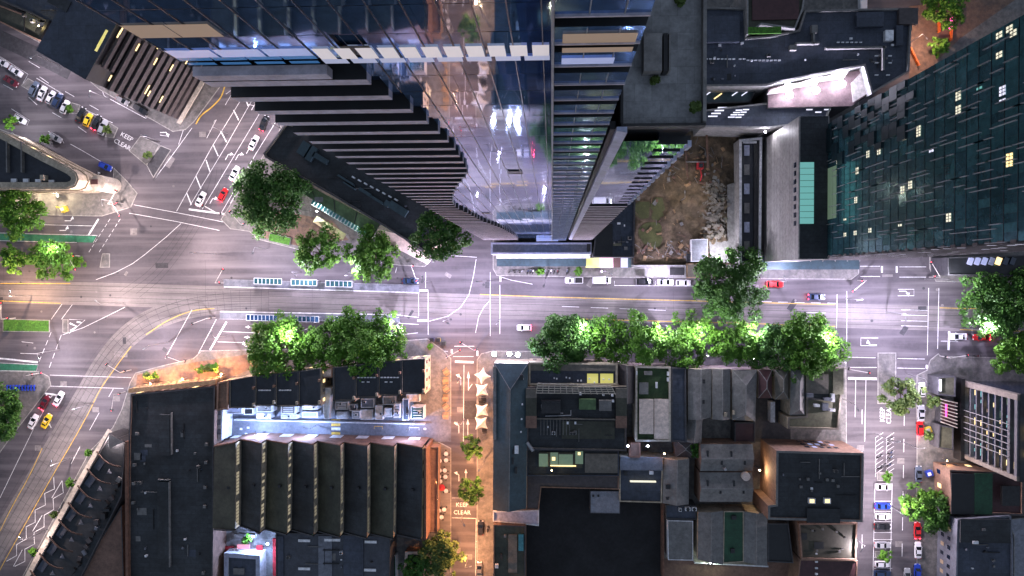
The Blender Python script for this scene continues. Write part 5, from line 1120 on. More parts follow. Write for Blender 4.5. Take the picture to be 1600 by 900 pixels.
for y in(878,888,897): pit(t,'vent',1276,y,4,2.5,7.8,.4,'white_metal')
t=bldg('dark_rear_annex','unlit dark annex left of the olive roof','building',[(1200,818),(1232,818),(1240,880),(1200,878)],7,'dark_wall','recess',.3,.3)
# --- east side -------------------------------------------------
OX=P(1497,650).x; OYa=P(1497,592).y; OYb=P(1497,712).y; oz=27
ob=thing('beamed_office_block','dark office block whose facade shows tan corner piers, grey floor beams and lit rooms','building',(OX+8,(OYa+OYb)/2,0))
b=MB(); b.prism([(OX+1.6,OYa-.6),(OX+30,OYa-.6),(OX+30,OYb+.6),(OX+1.6,OYb+.6)],0,oz); b.build('core_wall',M['glass'],ob)
b=MB(); b.face([(OX+.3,OYb,oz+.2),(OX+30,OYb,oz+.2),(OX+30,OYa,oz+.2),(OX+.3,OYa,oz+.2)]); b.build('roof',M['black_roof'],ob)
for Y in(OYa-.9,OYb+.7): b=MB(); b.box((OX+.4,Y,oz/2),(1.4,1.5 if Y>OYb+2 else 1.1,oz)); b.build('corner_pier',mat('tan_pier',(.17,.145,.12),.8,var=.1) if 'tan_pier' not in M else M['tan_pier'],ob)
b=MB(); b.box((OX-.8,(OYa+OYb)/2,2),(1.0,OYa-OYb+1,4)); b.build('plinth',M['dark_metal'],ob)
for k in range(9):
    z=3.5+k*2.85; b=MB(); b.box((OX+.3,(OYa+OYb)/2,z),(1.0,OYa-OYb-1,.6 if k<7 else 1.1)); b.build('floor_beam',M['grey_beam'],ob)
rr=random.Random(31)
for k in range(9):
    for j in range(9):
        u=rr.random()
        if u<.5:
            z=3.5+k*2.85+1.4; Y=OYb+2+(OYa-OYb-4)*(j+.5)/9; b=MB(); b.box((OX+1.5,Y,z),(.15,rr.uniform(.6,1.9),1.5)); b.build('lit_room',M[rr.choice(['lit_warm','lit_olive','lit_warm','lit_teal','teal_glass_b','lit_tan'])],ob)
for k in range(6):
    Y=P(1497,637+k*9).y; b=MB(); b.box((OX-.5,Y,12.2),(.25,.15,24)); b.build('vertical_fin',M['concrete'],ob)
t=bldg('grey_corner_annex','small olive roofed annex on the corner in front of the office block','building',[(1466,589),(1494,588),(1493,620),(1466,617)],6,'dark_wall','olive_roof',.4,.3); pit(t,'white_sign',1470,602,2.5,18,6,.5,'lit_white')
t=bldg('entrance_pergola','entrance pergola with red lights in front of the office block','pergola',[(1472,622),(1494,628),(1494,668),(1470,660)],3.5,'dark_wall','maroon_roof',.1,.2)
b=MB()
for k in range(8): b.beam(P(1470,624+k*5,5),P(1496,630+k*5.5,5),.25,.25)
b.build('rafter',M['pale_stone'],t); b=MB(); c=P(1479,642,4.2); b.box((c.x,c.y,4.0),(.35,3.6,.25)); b.build('red_light',M['magenta_sign'],t)
t=bldg('olive_flat_annex','plain olive flat roof below the entrance pergola','building',[(1468,664),(1490,668),(1490,704),(1466,700)],5,'dark_wall','olive_roof',.3,.3)
t=bldg('orange_brick_building','orange lit brick front with maroon and green rear roofs','building',[(1484,734),(1600,740),(1600,806),(1488,802)],9,'brown_render','maroon_roof',.6,.5,pm='spandrel_brown',win=dict(fl=4,sp=3,ww=1.2,wh=1.8,lit=.3,maxn=16))
pit(t,'green_roof_half',1537,772,26,62,10.4,.4,'green_roof'); pit(t,'dark_roof_half',1505,772,34,62,10.4,.3,'recess')
pit(t,'ladder_frame',1580,775,26,30,10.4,.8,'dark_metal')
t=bldg('grey_ribbed_office','dark blue grey roof with stepped west walls at the bottom right','building',[(1496,812),(1580,806),(1583,850),(1583,960),(1492,960)],10,'blue_grey_deck','deck_dark',.6,.4,pm='blue_grey_deck',win=dict(fl=3.4,sp=2.4,ww=1.0,wh=1.5,lit=.2,maxn=30,lm='lit_tan'))
pit(t,'roof_step',1540,830,74,36,12.4,.4,'black_roof'); pit(t,'vent',1538,828,5,3,12.8,.5,'grey_roof'); pit(t,'vent',1525,848,8,4,12.8,.5,'white_metal')
bldg('white_slatted_roof','bright white slatted roof corner at the right edge','building',[(1570,812),(1610,808),(1610,960),(1584,960),(1584,836)],7,'concrete','ribbed_sheet',.3,.3)
def fittings(namekey,x0,x1,y0,y1,z,n,seed):
    t=[o for o in bpy.data.objects if o.parent is None and o.get('label','').startswith(namekey)][0]; r_=random.Random(seed)
    for i in range(n):
        x=r_.uniform(x0,x1);y=r_.uniform(y0,y1); k=r_.random()
        if k<.45: pit(t,'vent',x,y,r_.uniform(1.5,3.5),r_.uniform(1.5,3.5),z,r_.uniform(.3,1),r_.choice(['grey_roof','white_metal','dark_metal','blue_grey_deck']))
        elif k<.7: pit(t,'pipe_run',x,y,*( (r_.uniform(10,34),.9) if r_.random()<.5 else (.9,r_.uniform(10,34))),z,.35,r_.choice(['dark_metal','grey_roof']))
        elif k<.88: pit(t,'membrane_patch',x,y,r_.uniform(5,16),r_.uniform(4,12),z,.04,r_.choice(['recess','grey_roof_x','deck_dark']))
        else: ac(t,x,y,z,r_.uniform(4,6),r_.uniform(3.5,5),r_.choice(['grey_roof','white_metal']),1.1)
fittings('very large flat black',212,240,630,880,8.5,16,1); fittings('very large flat black',275,312,620,880,8.5,14,2)
fittings('tall square block',1222,1340,718,775,14.4,14,3); fittings('olive brown roof',1256,1332,826,868,8.6,6,4); fittings('wide dark blue roof',1110,1215,70,125,17.2,14,5); fittings('wide dark blue roof',1240,1400,80,100,17.2,10,6)
fittings('grey blue roof',440,600,848,890,8.6,9,7); fittings('dark blue grey roof',1505,1572,850,890,12.4-3,8,8); fittings('big drab' if 0 else 'big dark navy',20,150,0,40,8.6,10,9); fittings('long dark wedge',470,640,260,340,8.3,12,10)
fittings('black roof with a pergola',850,955,662,690,10.5,8,11); fittings('small dark flat roofed',958,985,345,395,8.5,6,12)
# ------------------------------------------------------------------ vehicles
def carparts(kind,paint):
    """returns list of (name, MB, material)"""
    L,W,H=dict(sedan=(4.7,1.84,1.42),hatch=(4.2,1.78,1.48),suv=(4.75,1.9,1.72),van=(5.3,2.0,2.1),ute=(5.2,1.88,1.75))[kind]
    out=[]; hl=L/2;hw=W/2
    st={'sedan':[(-hl,.80,.45,.78),(-hl*.93,.93,.30,.92),(-hl*.62,1,.22,.95),(-hl*.1,1,.2,.93),(hl*.45,1,.22,.93),(hl*.82,.94,.26,.82),(hl*.96,.82,.32,.70),(hl,.66,.40,.6)],
        'hatch':[(-hl,.84,.45,.85),(-hl*.93,.95,.28,.98),(-hl*.5,1,.22,.98),(hl*.4,1,.22,.96),(hl*.8,.94,.26,.86),(hl*.96,.82,.32,.72),(hl,.66,.40,.6)]}
    s_=st['hatch' if kind!='sedan' else 'sedan']; k_=H/1.45
    b=MB(); rings=[]
    for (x,wf,z0,z1) in s_:
        z1*=k_ if kind in('suv','van','ute') else 1
        w_=hw*wf; rings.append([(x,-w_*.9,z0),(x,-w_,z0+.2),(x,-w_,z1-.18),(x,-w_*.86,z1),(x,w_*.86,z1),(x,w_,z1-.18),(x,w_,z0+.2),(x,w_*.9,z0)])
    for i in range(len(rings)-1):
        for j in range(8):
            k=(j+1)%8; b.face([rings[i][j],rings[i][k],rings[i+1][k],rings[i+1][j]])
    b.face(rings[0][::-1]); b.face(rings[-1]); out.append(('body',b,paint))
    zb=s_[3][3]*(k_ if kind in('suv','van','ute') else 1)-.02
    x0,x1,x2,x3=dict(sedan=(-hl*.68,-hl*.36,hl*.10,hl*.46),hatch=(-hl*.88,-hl*.66,hl*.08,hl*.44),suv=(-hl*.90,-hl*.74,hl*.08,hl*.42),van=(-hl*.95,-hl*.9,hl*.45,hl*.74),ute=(-hl*.08,hl*.0,hl*.3,hl*.56))[kind]
    a_=hw*.86;t_=hw*.70; g=MB()
    lo=[(x0,-a_,zb),(x3,-a_,zb),(x3,a_,zb),(x0,a_,zb)];hi=[(x1,-t_,H-.05),(x2,-t_,H-.05),(x2,t_,H-.05),(x1,t_,H-.05)]
    g.face([lo[0],lo[1],hi[1],hi[0]]); g.face([lo[2],lo[3],hi[3],hi[2]]); out.append(('side_window',g,'car_glass'))
    g=MB(); g.face([lo[1],lo[2],hi[2],hi[1]]); out.append(('windscreen',g,'car_glass'))
    g=MB(); g.face([lo[3],lo[0],hi[0],hi[3]]); out.append(('rear_window',g,'car_glass'))
    r=MB(); r.box(((x1+x2)/2,0,H-.02),(x2-x1,t_*2,.06)); 
    for (u,v) in ((lo[0],hi[0]),(lo[1],hi[1]),(lo[2],hi[2]),(lo[3],hi[3])): r.beam(u,v,.09,.06)
    out.append(('roof',r,paint))
    if kind=='ute':
        r=MB(); r.box((-hl*.53,0,zb+.02),(hl*.78,hw*1.6,.06)); out.append(('cargo_bed',r,'dark_metal'))
    if kind=='van':
        r=MB(); r.box((-hl*.25,0,H*.75),(L*.62,W*.94,H*.5)); out.append(('cargo_box',r,'white_metal'))
    for sx in(-1,1):
        for sy in(-1,1):
            c=(sx*hl*.62,sy*(hw-.12)); q=MB(); q.cyl((c[0],c[1]-.11*1,.32),(c[0],c[1]+.11,.32),.32,n=12); out.append(('wheel',q,'tyre'))
    for sy in(-1,1):
        q=MB(); q.box((hl*.93,sy*hw*.6,.68),(.28,.42,.14)); out.append(('headlight',q,'head_lens'))
        q=MB(); q.box((-hl*.96,sy*hw*.66,.84),(.16,.36,.16)); out.append(('taillight',q,'tail_lens'))
        q=MB(); q.box((x3-.25,sy*(hw+.08),zb+.05),(.18,.2,.12)); out.append(('mirror',q,paint))
    return out
protos={}
def car(px,py,ang,kind,color,label,group,lit=None,taxi=False,z=0):
    c=P(px,py,.9); key=(kind,color)
    t=thing('parked_car' if 'park' in group else 'car',label,dict(van='van',ute='utility truck').get(kind,'car'),(c.x,c.y,z+.02),group); t.rotation_euler=(0,0,R(ang))
    if kind=='van': t.name='delivery_van'
    if taxi: t.name='taxi'; t['category']='taxi'
    if key not in protos:
        protos[key]=[(n,mb.build(n,M['paint_'+m] if 'paint_'+m in M else M[m])) for n,mb,m in [(n,mb,(color if m==color else m)) for n,mb,m in carparts(kind,color)]]
        fresh=True
    else: fresh=False
    for n,src in protos[key]:
        o=src if fresh else src.copy()
        if not fresh: COL.objects.link(o)
        o.parent=t
        if n=='taillight' and lit in('tail','both'): o.data=o.data.copy() if not fresh else o.data.copy(); o.data.materials[0]=M['tail_lit']
        if n=='headlight' and lit in('head','both'): o.data=o.data.copy(); o.data.materials[0]=M['head_lit']
    if lit in('tail','both'):
        l=bpy.data.lights.new('brake_light','POINT'); l.energy=45; l.color=(1,.06,.12); l.shadow_soft_size=.1; lo=bpy.data.objects.new('brake_light',l); COL.objects.link(lo); lo.parent=t; lo.location=(-2.7,0,.7)
    if taxi:
        q=MB(); q.v=[];
        me=MB(); me.box((0,0,1.5),(.25,.7,.16)); o=me.build('roof_sign',M['white_metal']); o.parent=t
    return t
nw='cars parked in the angled bays of the northwest street'; q1='cars queueing on the diagonal road'
sw_='vehicles waiting on the southwest road'; nk='vehicles parked along the north kerb'; es='cars parked across the middle of the east street'; ek='cars parked along the right kerb of the east street'; mv='cars driving on the main street'
CARS=[(3,97,-32,'hatch','white','white car cut by the left edge on the northwest street',nw,None),(24,111,-33,'sedan','white','white saloon on the northwest street above the maroon car',nw,None),(17,127,-32,'sedan','maroon','maroon car on the northwest street',nw,None),
(53,139,65,'suv','slate','slate blue car first in the angled bays',nw,None),(65,146,65,'sedan','white','white car second in the angled bays',nw,None),(79,152,62,'hatch','white','white hatchback third in the angled bays',nw,None),(90,157,63,'suv','navy','dark blue car fourth in the angled bays',nw,None),(101,167,65,'hatch','white','white car last before the small parking island',nw,None),
(126,179,65,'sedan','black','black car next to the yellow one',nw,None),(137,187,65,'hatch','yellow','bright yellow car in the angled bays',nw,None),(150,191,65,'sedan','black','black car with red tail lamp right of the yellow car',nw,'tail'),(161,199,66,'suv','silver','pale silver car at the end of the angled bays',nw,None),
(31,186,-30,'hatch','white','white car parked near the lamp by the flatiron',nw,None),(86,215,-30,'hatch','silver','silver car parked beside the shrub near the flatiron',nw,None),(191,157,-30,'hatch','grey','grey car below the louvred building',nw,None),(219,171,-32,'suv','black','black car below the louvred building',nw,None),(164,260,-25,'hatch','blue','deep blue car parked on its own by the flatiron corner',nw,None),
(412,192,68,'sedan','black','black car at the top of the diagonal road queue',q1,'tail'),(396,223,62,'sedan','white','white car second in the diagonal road queue',q1,None),(366,271,62,'sedan','white','white car beside the largest plaza tree',q1,None),(348,304,62,'hatch','red','red car stopped near the crossing on the diagonal road',q1,'tail'),(313,311,62,'sedan','white','white car waiting at the stop line of the diagonal road',q1,None),
(69,629,60,'sedan','maroon','dark red car at the stop line of the southwest road',sw_,'tail'),(91,623,60,'sedan','white','white car at the stop line of the southwest road',sw_,'tail'),(51,659,62,'sedan','white','white car behind the dark red one',sw_,None),
(641,439,0,'sedan','navy','dark navy car crossing near the tram platforms',mv,None),(897,438,180,'ute','white','white utility truck parked below the young street trees',nk,None),(940,438,0,'van','white','white box van parked below the shop awnings',nk,'head'),(1007,440,0,'suv','black','black car parked by the site hoarding',nk,None),(1040,441,0,'sedan','white','left of two white cars parked by the dig',nk,None),(1068,442,0,'hatch','white','right of two white cars parked by the dig',nk,None),
(1211,444,0,'suv','red','red car with glowing tail lamps below the tiled block',mv,'tail'),(1276,464,0,'sedan','navy','dark car with red tail lamps near the right crossing',mv,'tail'),(819,512,180,'hatch','white','white car on the main street left of the long tree row',mv,'tail'),(1498,526,180,'sedan','white','white car stopped at the right stop line',mv,None),(1534,527,180,'sedan','red','red car behind the white one at the right stop line',mv,'tail'),
(1441,609,90,'hatch','white','white car beside the traffic island tree',ek,None),(1440,646,90,'sedan','silver','silver car below the traffic island tree',ek,None),(1438,669,90,'hatch','red','upper red car on the right kerb of the east street',ek,'tail'),(1436,741,90,'sedan','slate','slate car beside the orange brick building',ek,None),(1434,829,90,'sedan','red','lower red car on the right kerb of the east street',ek,None),(1435,860,90,'sedan','white','white car right behind the lower red car',ek,None),(1434,893,90,'hatch','blue','blue car at the bottom of the right kerb',ek,None),(1418,901,90,'sedan','silver','silver car entering at the bottom of the east street',mv,None),
(1381,761,0,'sedan','white','white car topmost of the row across the east street',es,None),(1380,791,0,'sedan','blue','bright blue car in the row across the east street',es,None),(1380,807,0,'hatch','white','white hatchback just below the bright blue car',es,None),(1379,823,0,'sedan','black','black car in the row across the east street',es,None),(1379,852,0,'sedan','silver','silver car above the yellow green tree',es,None),(1379,882,0,'hatch','white','white car just below the yellow green tree',es,None),(1379,897,0,'suv','navy','navy car cut by the bottom edge in the row across the street',es,None),
(751,825,90,'hatch','black','black car parked in the orange street below KEEP CLEAR','cars parked in the orange street',None),(749,890,90,'sedan','grey','grey car at the bottom of the orange street','cars parked in the orange street',None),
(1347,3,90,'van','white','white van at the top edge behind the dark roof block',nk,None),
]
for a in CARS: car(*a)
car(72,658,60,'sedan','yellow','yellow taxi waiting on the southwest road','vehicles waiting on the southwest road',taxi=True)
# motorcycles
def moto(px,py,ang,color,label,group,proto={}):
    c=P(px,py,.6); t=thing('motorcycle',label,'motorcycle',(c.x,c.y,.15),group); t.rotation_euler=(0,0,R(ang))
    if 'p' not in proto:
        L=[]
        for s in(-.68,.68):
            q=MB(); q.cyl((s,-.06,.32),(s,.06,.32),.32,n=14); L.append(('wheel',q.build('wheel',M['tyre'])))
        q=MB(); q.box((.15,0,.78),(.55,.3,.25)); L.append(('tank',q.build('tank',M['paint_'+color])))
        q=MB(); q.box((-.38,0,.82),(.65,.26,.12)); L.append(('seat',q.build('seat',M['tyre'])))
        q=MB(); q.box((0,0,.5),(.6,.28,.35)); L.append(('engine',q.build('engine',M['steel'])))
        q=MB(); q.beam((.5,-.36,1.05),(.5,.36,1.05),.06,.06); q.beam((.68,0,.35),(.48,0,1.05),.08,.08); L.append(('handlebar',q.build('handlebar',M['rim'])))
        proto['p']=L
        for n,o in L: o.parent=t
    else:
        for n,s in proto['p']:
            o=s.copy(); COL.objects.link(o); o.parent=t
            if n=='tank': o.data=s.data.copy(); o.data.materials[0]=M['paint_'+color]
gm_='motorcycles parked on the north pavement'; gm2='motorcycles in the slanted bays of the east street'
for i,(x,col) in enumerate([(798,'grey'),(807,'grey'),(815,'silver'),(825,'navy'),(829,'slate'),(833,'white'),(851,'slate'),(857,'black'),(861,'white'),(866,'black'),(871,'maroon'),(886,'slate')]):
    moto(x,424,75 if i>2 else 30,col,['leftmost','second','third','fourth','fifth','sixth','seventh','eighth','ninth','tenth','eleventh','rightmost'][i]+f' motorcycle of the pavement row below the podium canopy',gm_)
for i,(x,y,col) in enumerate([(1391,686,'silver'),(1391,692,'grey'),(1391,707,'navy'),(1374,713,'black'),(1391,714,'slate'),(1375,730,'black'),(1389,726,'navy'),(1380,727,'grey')]):
    moto(x,y,35,col,['topmost','second','third','fourth','fifth','lowest left','seventh','lowest middle'][i]+' motorcycle in the slanted bays',gm2)
moto(1526,556,5,'maroon','motorcycle alone on the right carriageway below the red car','lone motorcycles'); moto(762,827,90,'black','motorcycle parked beside the black car in the orange street','lone motorcycles'); moto(155,270,-20,'white','white scooter beside the deep blue car','lone motorcycles')
moto(100,406+22,0,'red','red motorcycle below the median trees','lone motorcycles')
# bicycles rack
c=P(32,606,1); t=thing('bicycle_dock','row of blue bicycles docked on the bottom left pavement','bicycle rack',(c.x,c.y,.15)); b=MB(); b.box((c.x,c.y,.5),(9,.5,.3)); b.build('rail',M['dark_metal'],t)
for i in range(10): b=MB(); x=c.x-4.2+i*.93; b.box((x,c.y,.8),(.12,1.7,.7)); b.build('bicycle',M['paint_blue'],t)
# ------------------------------------------------------------------ tram platforms & shelters
def platform(y0,x0,x1,sl,label,white_top):
    q=PL([(x0,y0),(x1,y0+(x1-x0)*sl),(x1,y0+(x1-x0)*sl+13),(x0,y0+13)]); cc=sum(q,Vector())/4; t=thing('tram_platform',label,'platform',(cc.x,cc.y,0),'tram platforms on the main street')
    b=MB(); b.prism([(p.x,p.y) for p in q],.005,.35); b.build('slab',M['blue_grey_deck'],t)
    b=MB(); yy=(12.3 if white_top else .8); b.beam(P(x0,y0+yy,.37),P(x1,y0+yy+(x1-x0)*sl,.37),.28,.06); b.build('white_edge',M['white_paint'],t)
    b=MB(); yy=(.8 if white_top else 12.3)
    for i in range(40):
        s=i/39; p=P(x0+(x1-x0)*s,y0+yy+(x1-x0)*sl*s,.35); b.cyl((p.x,p.y,.35),(p.x,p.y,1.35),.04,n=5)
    b.beam(P(x0,y0+yy,1.35),P(x1,y0+yy+(x1-x0)*sl,1.35),.07,.07); b.build('railing',M['steel'],t)
platform(436,350,655,.03,'upper tram platform slab with pale railing',True); platform(486,344,625,.018,'lower tram platform slab nearer the trees',False)
def shelter(x0,x1,y,label,m='teal_glass_b'):
    a=P(x0,y,2.6);c=P(x1,y+(x1-x0)*.025,2.6); t=thing('tram_shelter',label,'tram shelter',((a.x+c.x)/2,(a.y+c.y)/2,.35),'glass roofed tram shelters'); n=max(4,int((x1-x0)/6)); fr=MB()
    for i in range(n):
        p=a.lerp(c,i/n);q=a.lerp(c,(i+1)/n); b=MB(); b.box(((p.x+q.x)/2,(p.y+q.y)/2,2.62),(abs(q.x-p.x)-.2,1.5,.05)); b.build('roof_pane',M[m],t)
    for i in range(n+1):
        p=a.lerp(c,i/n); fr.box((p.x,p.y,2.62),(.14,1.75,.12))
        if i%2==0: fr.cyl((p.x,p.y+.6,.35),(p.x,p.y+.6,2.6),.06,n=6)
    for s in(-.85,.85): fr.beam((a.x,a.y+s,2.62),(c.x,c.y+s,2.62),.14,.12)
    fr.build('frame',M['white_metal'],t)
shelter(397,440,439,'upper platform tram shelter at the left'); shelter(455,495,441,'upper platform tram shelter in the middle'); shelter(509,550,443,'upper platform tram shelter at the right')
shelter(385,433,496,'lower platform tram shelter at the left','blue_glass' if 0 else 'tower_glass_blue'); shelter(459,498,498,'lower platform tram shelter in the middle','tower_glass_blue'); shelter(523,565,499,'lower platform tram shelter at the right, partly under the tree')
# ------------------------------------------------------------------ shade sails, umbrellas, tables
for i,(x,y,mt) in enumerate([(754,587,''),(753,609,''),(753,641,''),(752,661,'')]):
    c=P(x,y,3); t=thing('shade_sail',['topmost','second','third','lowest'][i]+' white four pointed shade sail beside the long teal roof','shade sail',(c.x,c.y,.13),'white shade sails over the pavement tables'); b=MB(); s=1.75; n=8; g_=[]
    cor=[(-s,-s),(s,-s),(s,s),(-s,s)]; rot=R(38 if i==0 else 3)
    pts=[]
    for k in range(4):
        a=Vector(cor[k]);e=Vector(cor[(k+1)%4])
        for u in range(8):
            w_=u/8; p=a.lerp(e,w_); p=p*(1-.30*math.sin(math.pi*w_)); p=Vector((p.x*math.cos(rot)-p.y*math.sin(rot),p.x*math.sin(rot)+p.y*math.cos(rot))); pts.append((c.x+p.x,c.y+p.y,2.9+(.5 if k%2==0 else 0)*(1-w_)+(.5*w_ if k%2==1 else 0)))
    for k in range(32): b.face([pts[k],pts[(k+1)%32],(c.x,c.y,3.7)])
    b.build('canopy',M['sail'],t,True); b=MB(); b.cyl((c.x,c.y,.13),(c.x,c.y,3.7),.06,n=6); b.build('pole',M['steel'],t)
def umbrella(px,py,r,label,m,grp):
    c=P(px,py,2.4); t=thing('umbrella',label,'umbrella',(c.x,c.y,.15),grp); b=MB(); n=8
    for k in range(n):
        a0=2*math.pi*k/n;a1=2*math.pi*(k+1)/n; b.face([(c.x+r*math.cos(a0),c.y+r*math.sin(a0),2.3),(c.x+r*math.cos(a1),c.y+r*math.sin(a1),2.3),(c.x,c.y,2.75)])
    b.build('canopy',M[m],t); b=MB(); b.cyl((c.x,c.y,.15),(c.x,c.y,2.7),.04,n=6); b.build('pole',M['steel'],t)
umbrella(690,762,1.0,'red umbrella among the white café tables','red_cloth','café umbrellas')
def table(px,py,label,grp,m='white_metal',rnd=True,L=1.0,rot=0):
    c=P(px,py,.75); t=thing('cafe_table' if rnd else 'picnic_table',label,'table',(c.x,c.y,.15),grp); b=MB()
    if rnd: b.cyl((c.x,c.y,.86),(c.x,c.y,.92),.62,n=14)
    else: b.box((c.x,c.y,.89),(L*2.0,1.0,.07),R(rot))
    b.build('tabletop',M[m],t); b=MB(); b.cyl((c.x,c.y,.15),(c.x,c.y,.86),.08,n=6); b.build('leg',M['dark_metal'],t)
    for k in range(3 if rnd else 2):
        a=k*2.1+px if rnd else (R(rot)+math.pi/2+k*math.pi); d=.95 if rnd else .85
        b=MB(); b.box((c.x+math.cos(a)*d,c.y+math.sin(a)*d,.55),(.4 if rnd else L*1.9,.4 if rnd else .3,.08),a if rnd else R(rot)); b.build('seat',M['dark_metal' if rnd else m],t)
gt='white round café tables beside the brown lean-to'
spots=[(697,709),(687,720),(697,719),(687,735),(695,735),(686,745),(696,745),(688,752),(697,767),(686,798),(694,796),(690,808)]
for i,(x,y) in enumerate(spots): table(x,y,['first','second','third','fourth','fifth','sixth','seventh','eighth','ninth','tenth','eleventh','lowest'][i]+' white round table from the top beside the brown lean-to',gt)
gt='timber tables on the pavement beside the orange street'
for i,(x,y) in enumerate([(697,581),(696,595),(697,608),(696,622),(697,636),(696,650)]): table(x,y,['topmost','second','third','fourth','fifth','lowest'][i]+' timber table on the pavement left of the orange street',gt,'timber',False,.9,0 if i%2 else 35)
for i,(x,y) in enumerate([(756,624),(752,628),(757,672)]): table(x,y,['dark table between the second and third sails','dark bench table just under the third sail top','dark table below the lowest sail'][i],'dark tables among the sails','dark_metal',False,.7,5)
for i,(x,y,m_) in enumerate([(675,531,'paint_blue'),(685,531,'yellow_plastic'),(693,537,'canopy_green')]):
    c=P(x,y,1); t=thing('waste_bin',['blue','yellow','green'][i]+' bin on the corner by the café','bin',(c.x,c.y,.14),'bins on the corner'); b=MB(); b.box((c.x,c.y,.7),(1.1,1.0,1.1)); b.build('body',M[m_] if m_ in M else M['canopy_green'],t); b=MB(); b.box((c.x,c.y,1.3),(1.2,1.1,.1)); b.build('lid',M['dark_metal'],t)
for x,y,lab in [(100,327,'yellow excavation machine parked on the flatiron pavement'),(1450,672,'yellow cabinet on the east pavement beside the red car'),(1452,740,'blue and white kiosk stall on the east pavement')]:
    c=P(x,y,1); t=thing('street_cabinet' if 'cabinet' in lab or 'kiosk' in lab else 'road_machine',lab,'cabinet' if 'cabinet' in lab else 'stall' if 'kiosk' in lab else 'machine',(c.x,c.y,.14)); b=MB(); b.box((c.x,c.y,.8),(1.7,1.5,1.3),R(20)); b.build('body',M['yellow_plastic' if 'yellow' in lab else 'paint_blue'],t); b=MB(); b.box((c.x-.2,c.y,1.55),(.9,.9,.2),R(20)); b.build('top',M['white_metal'],t)
    if 'machine' in lab: b=MB(); b.beam((c.x,c.y,1.3),(c.x-2,c.y+.8,1.6),.3,.3); b.beam((c.x-2,c.y+.8,1.6),(c.x-2.6,c.y+.4,.5),.2,.2); b.build('arm',M['yellow_plastic'],t)
# ------------------------------------------------------------------ lamps, signals
LAV=(.80,.71,1.0); WARM=(.82,.36,.16); CY=(.40,.55,1.0); WHT=(.92,.88,1.0); PNK=(1,.78,.76)
def lamp(px,py,z,color,pw,label,arm=0,armlen=2.2,grp='street lamps',post=True):
    """px,py is where the lamp head is; the pole foot lies armlen away in direction arm (degrees)"""
    h=P(px,py,z); a=R(arm); f=Vector((h.x+math.cos(a)*armlen,h.y+math.sin(a)*armlen,.13))
    t=thing('street_lamp',label,'street lamp',f,grp)
    b=MB(); b.cyl(f,(f.x,f.y,z-.1),.11,.07); b.build('pole',M['steel'],t)
    b=MB(); b.cyl((f.x,f.y,z-.15),(h.x,h.y,z+.1),.05,n=6); b.build('arm',M['steel'],t)
    b=MB(); b.box((h.x,h.y,z+.08),(.75,.3,.12),a); hd=b.build('lamp_head',M['steel'],t)
    b=MB(); b.box((h.x,h.y,z-.02),(.55,.22,.06),a); b.build('lens',M['lamp_glow'],t)
    l=bpy.data.lights.new('lamp_light','POINT'); l.energy=pw*LP; l.color=color; l.shadow_soft_size=.22; lo=bpy.data.objects.new('lamp_light',l); COL.objects.link(lo); lo.parent=t
    lo.location=Vector((h.x,h.y,z-.25))-f; return t
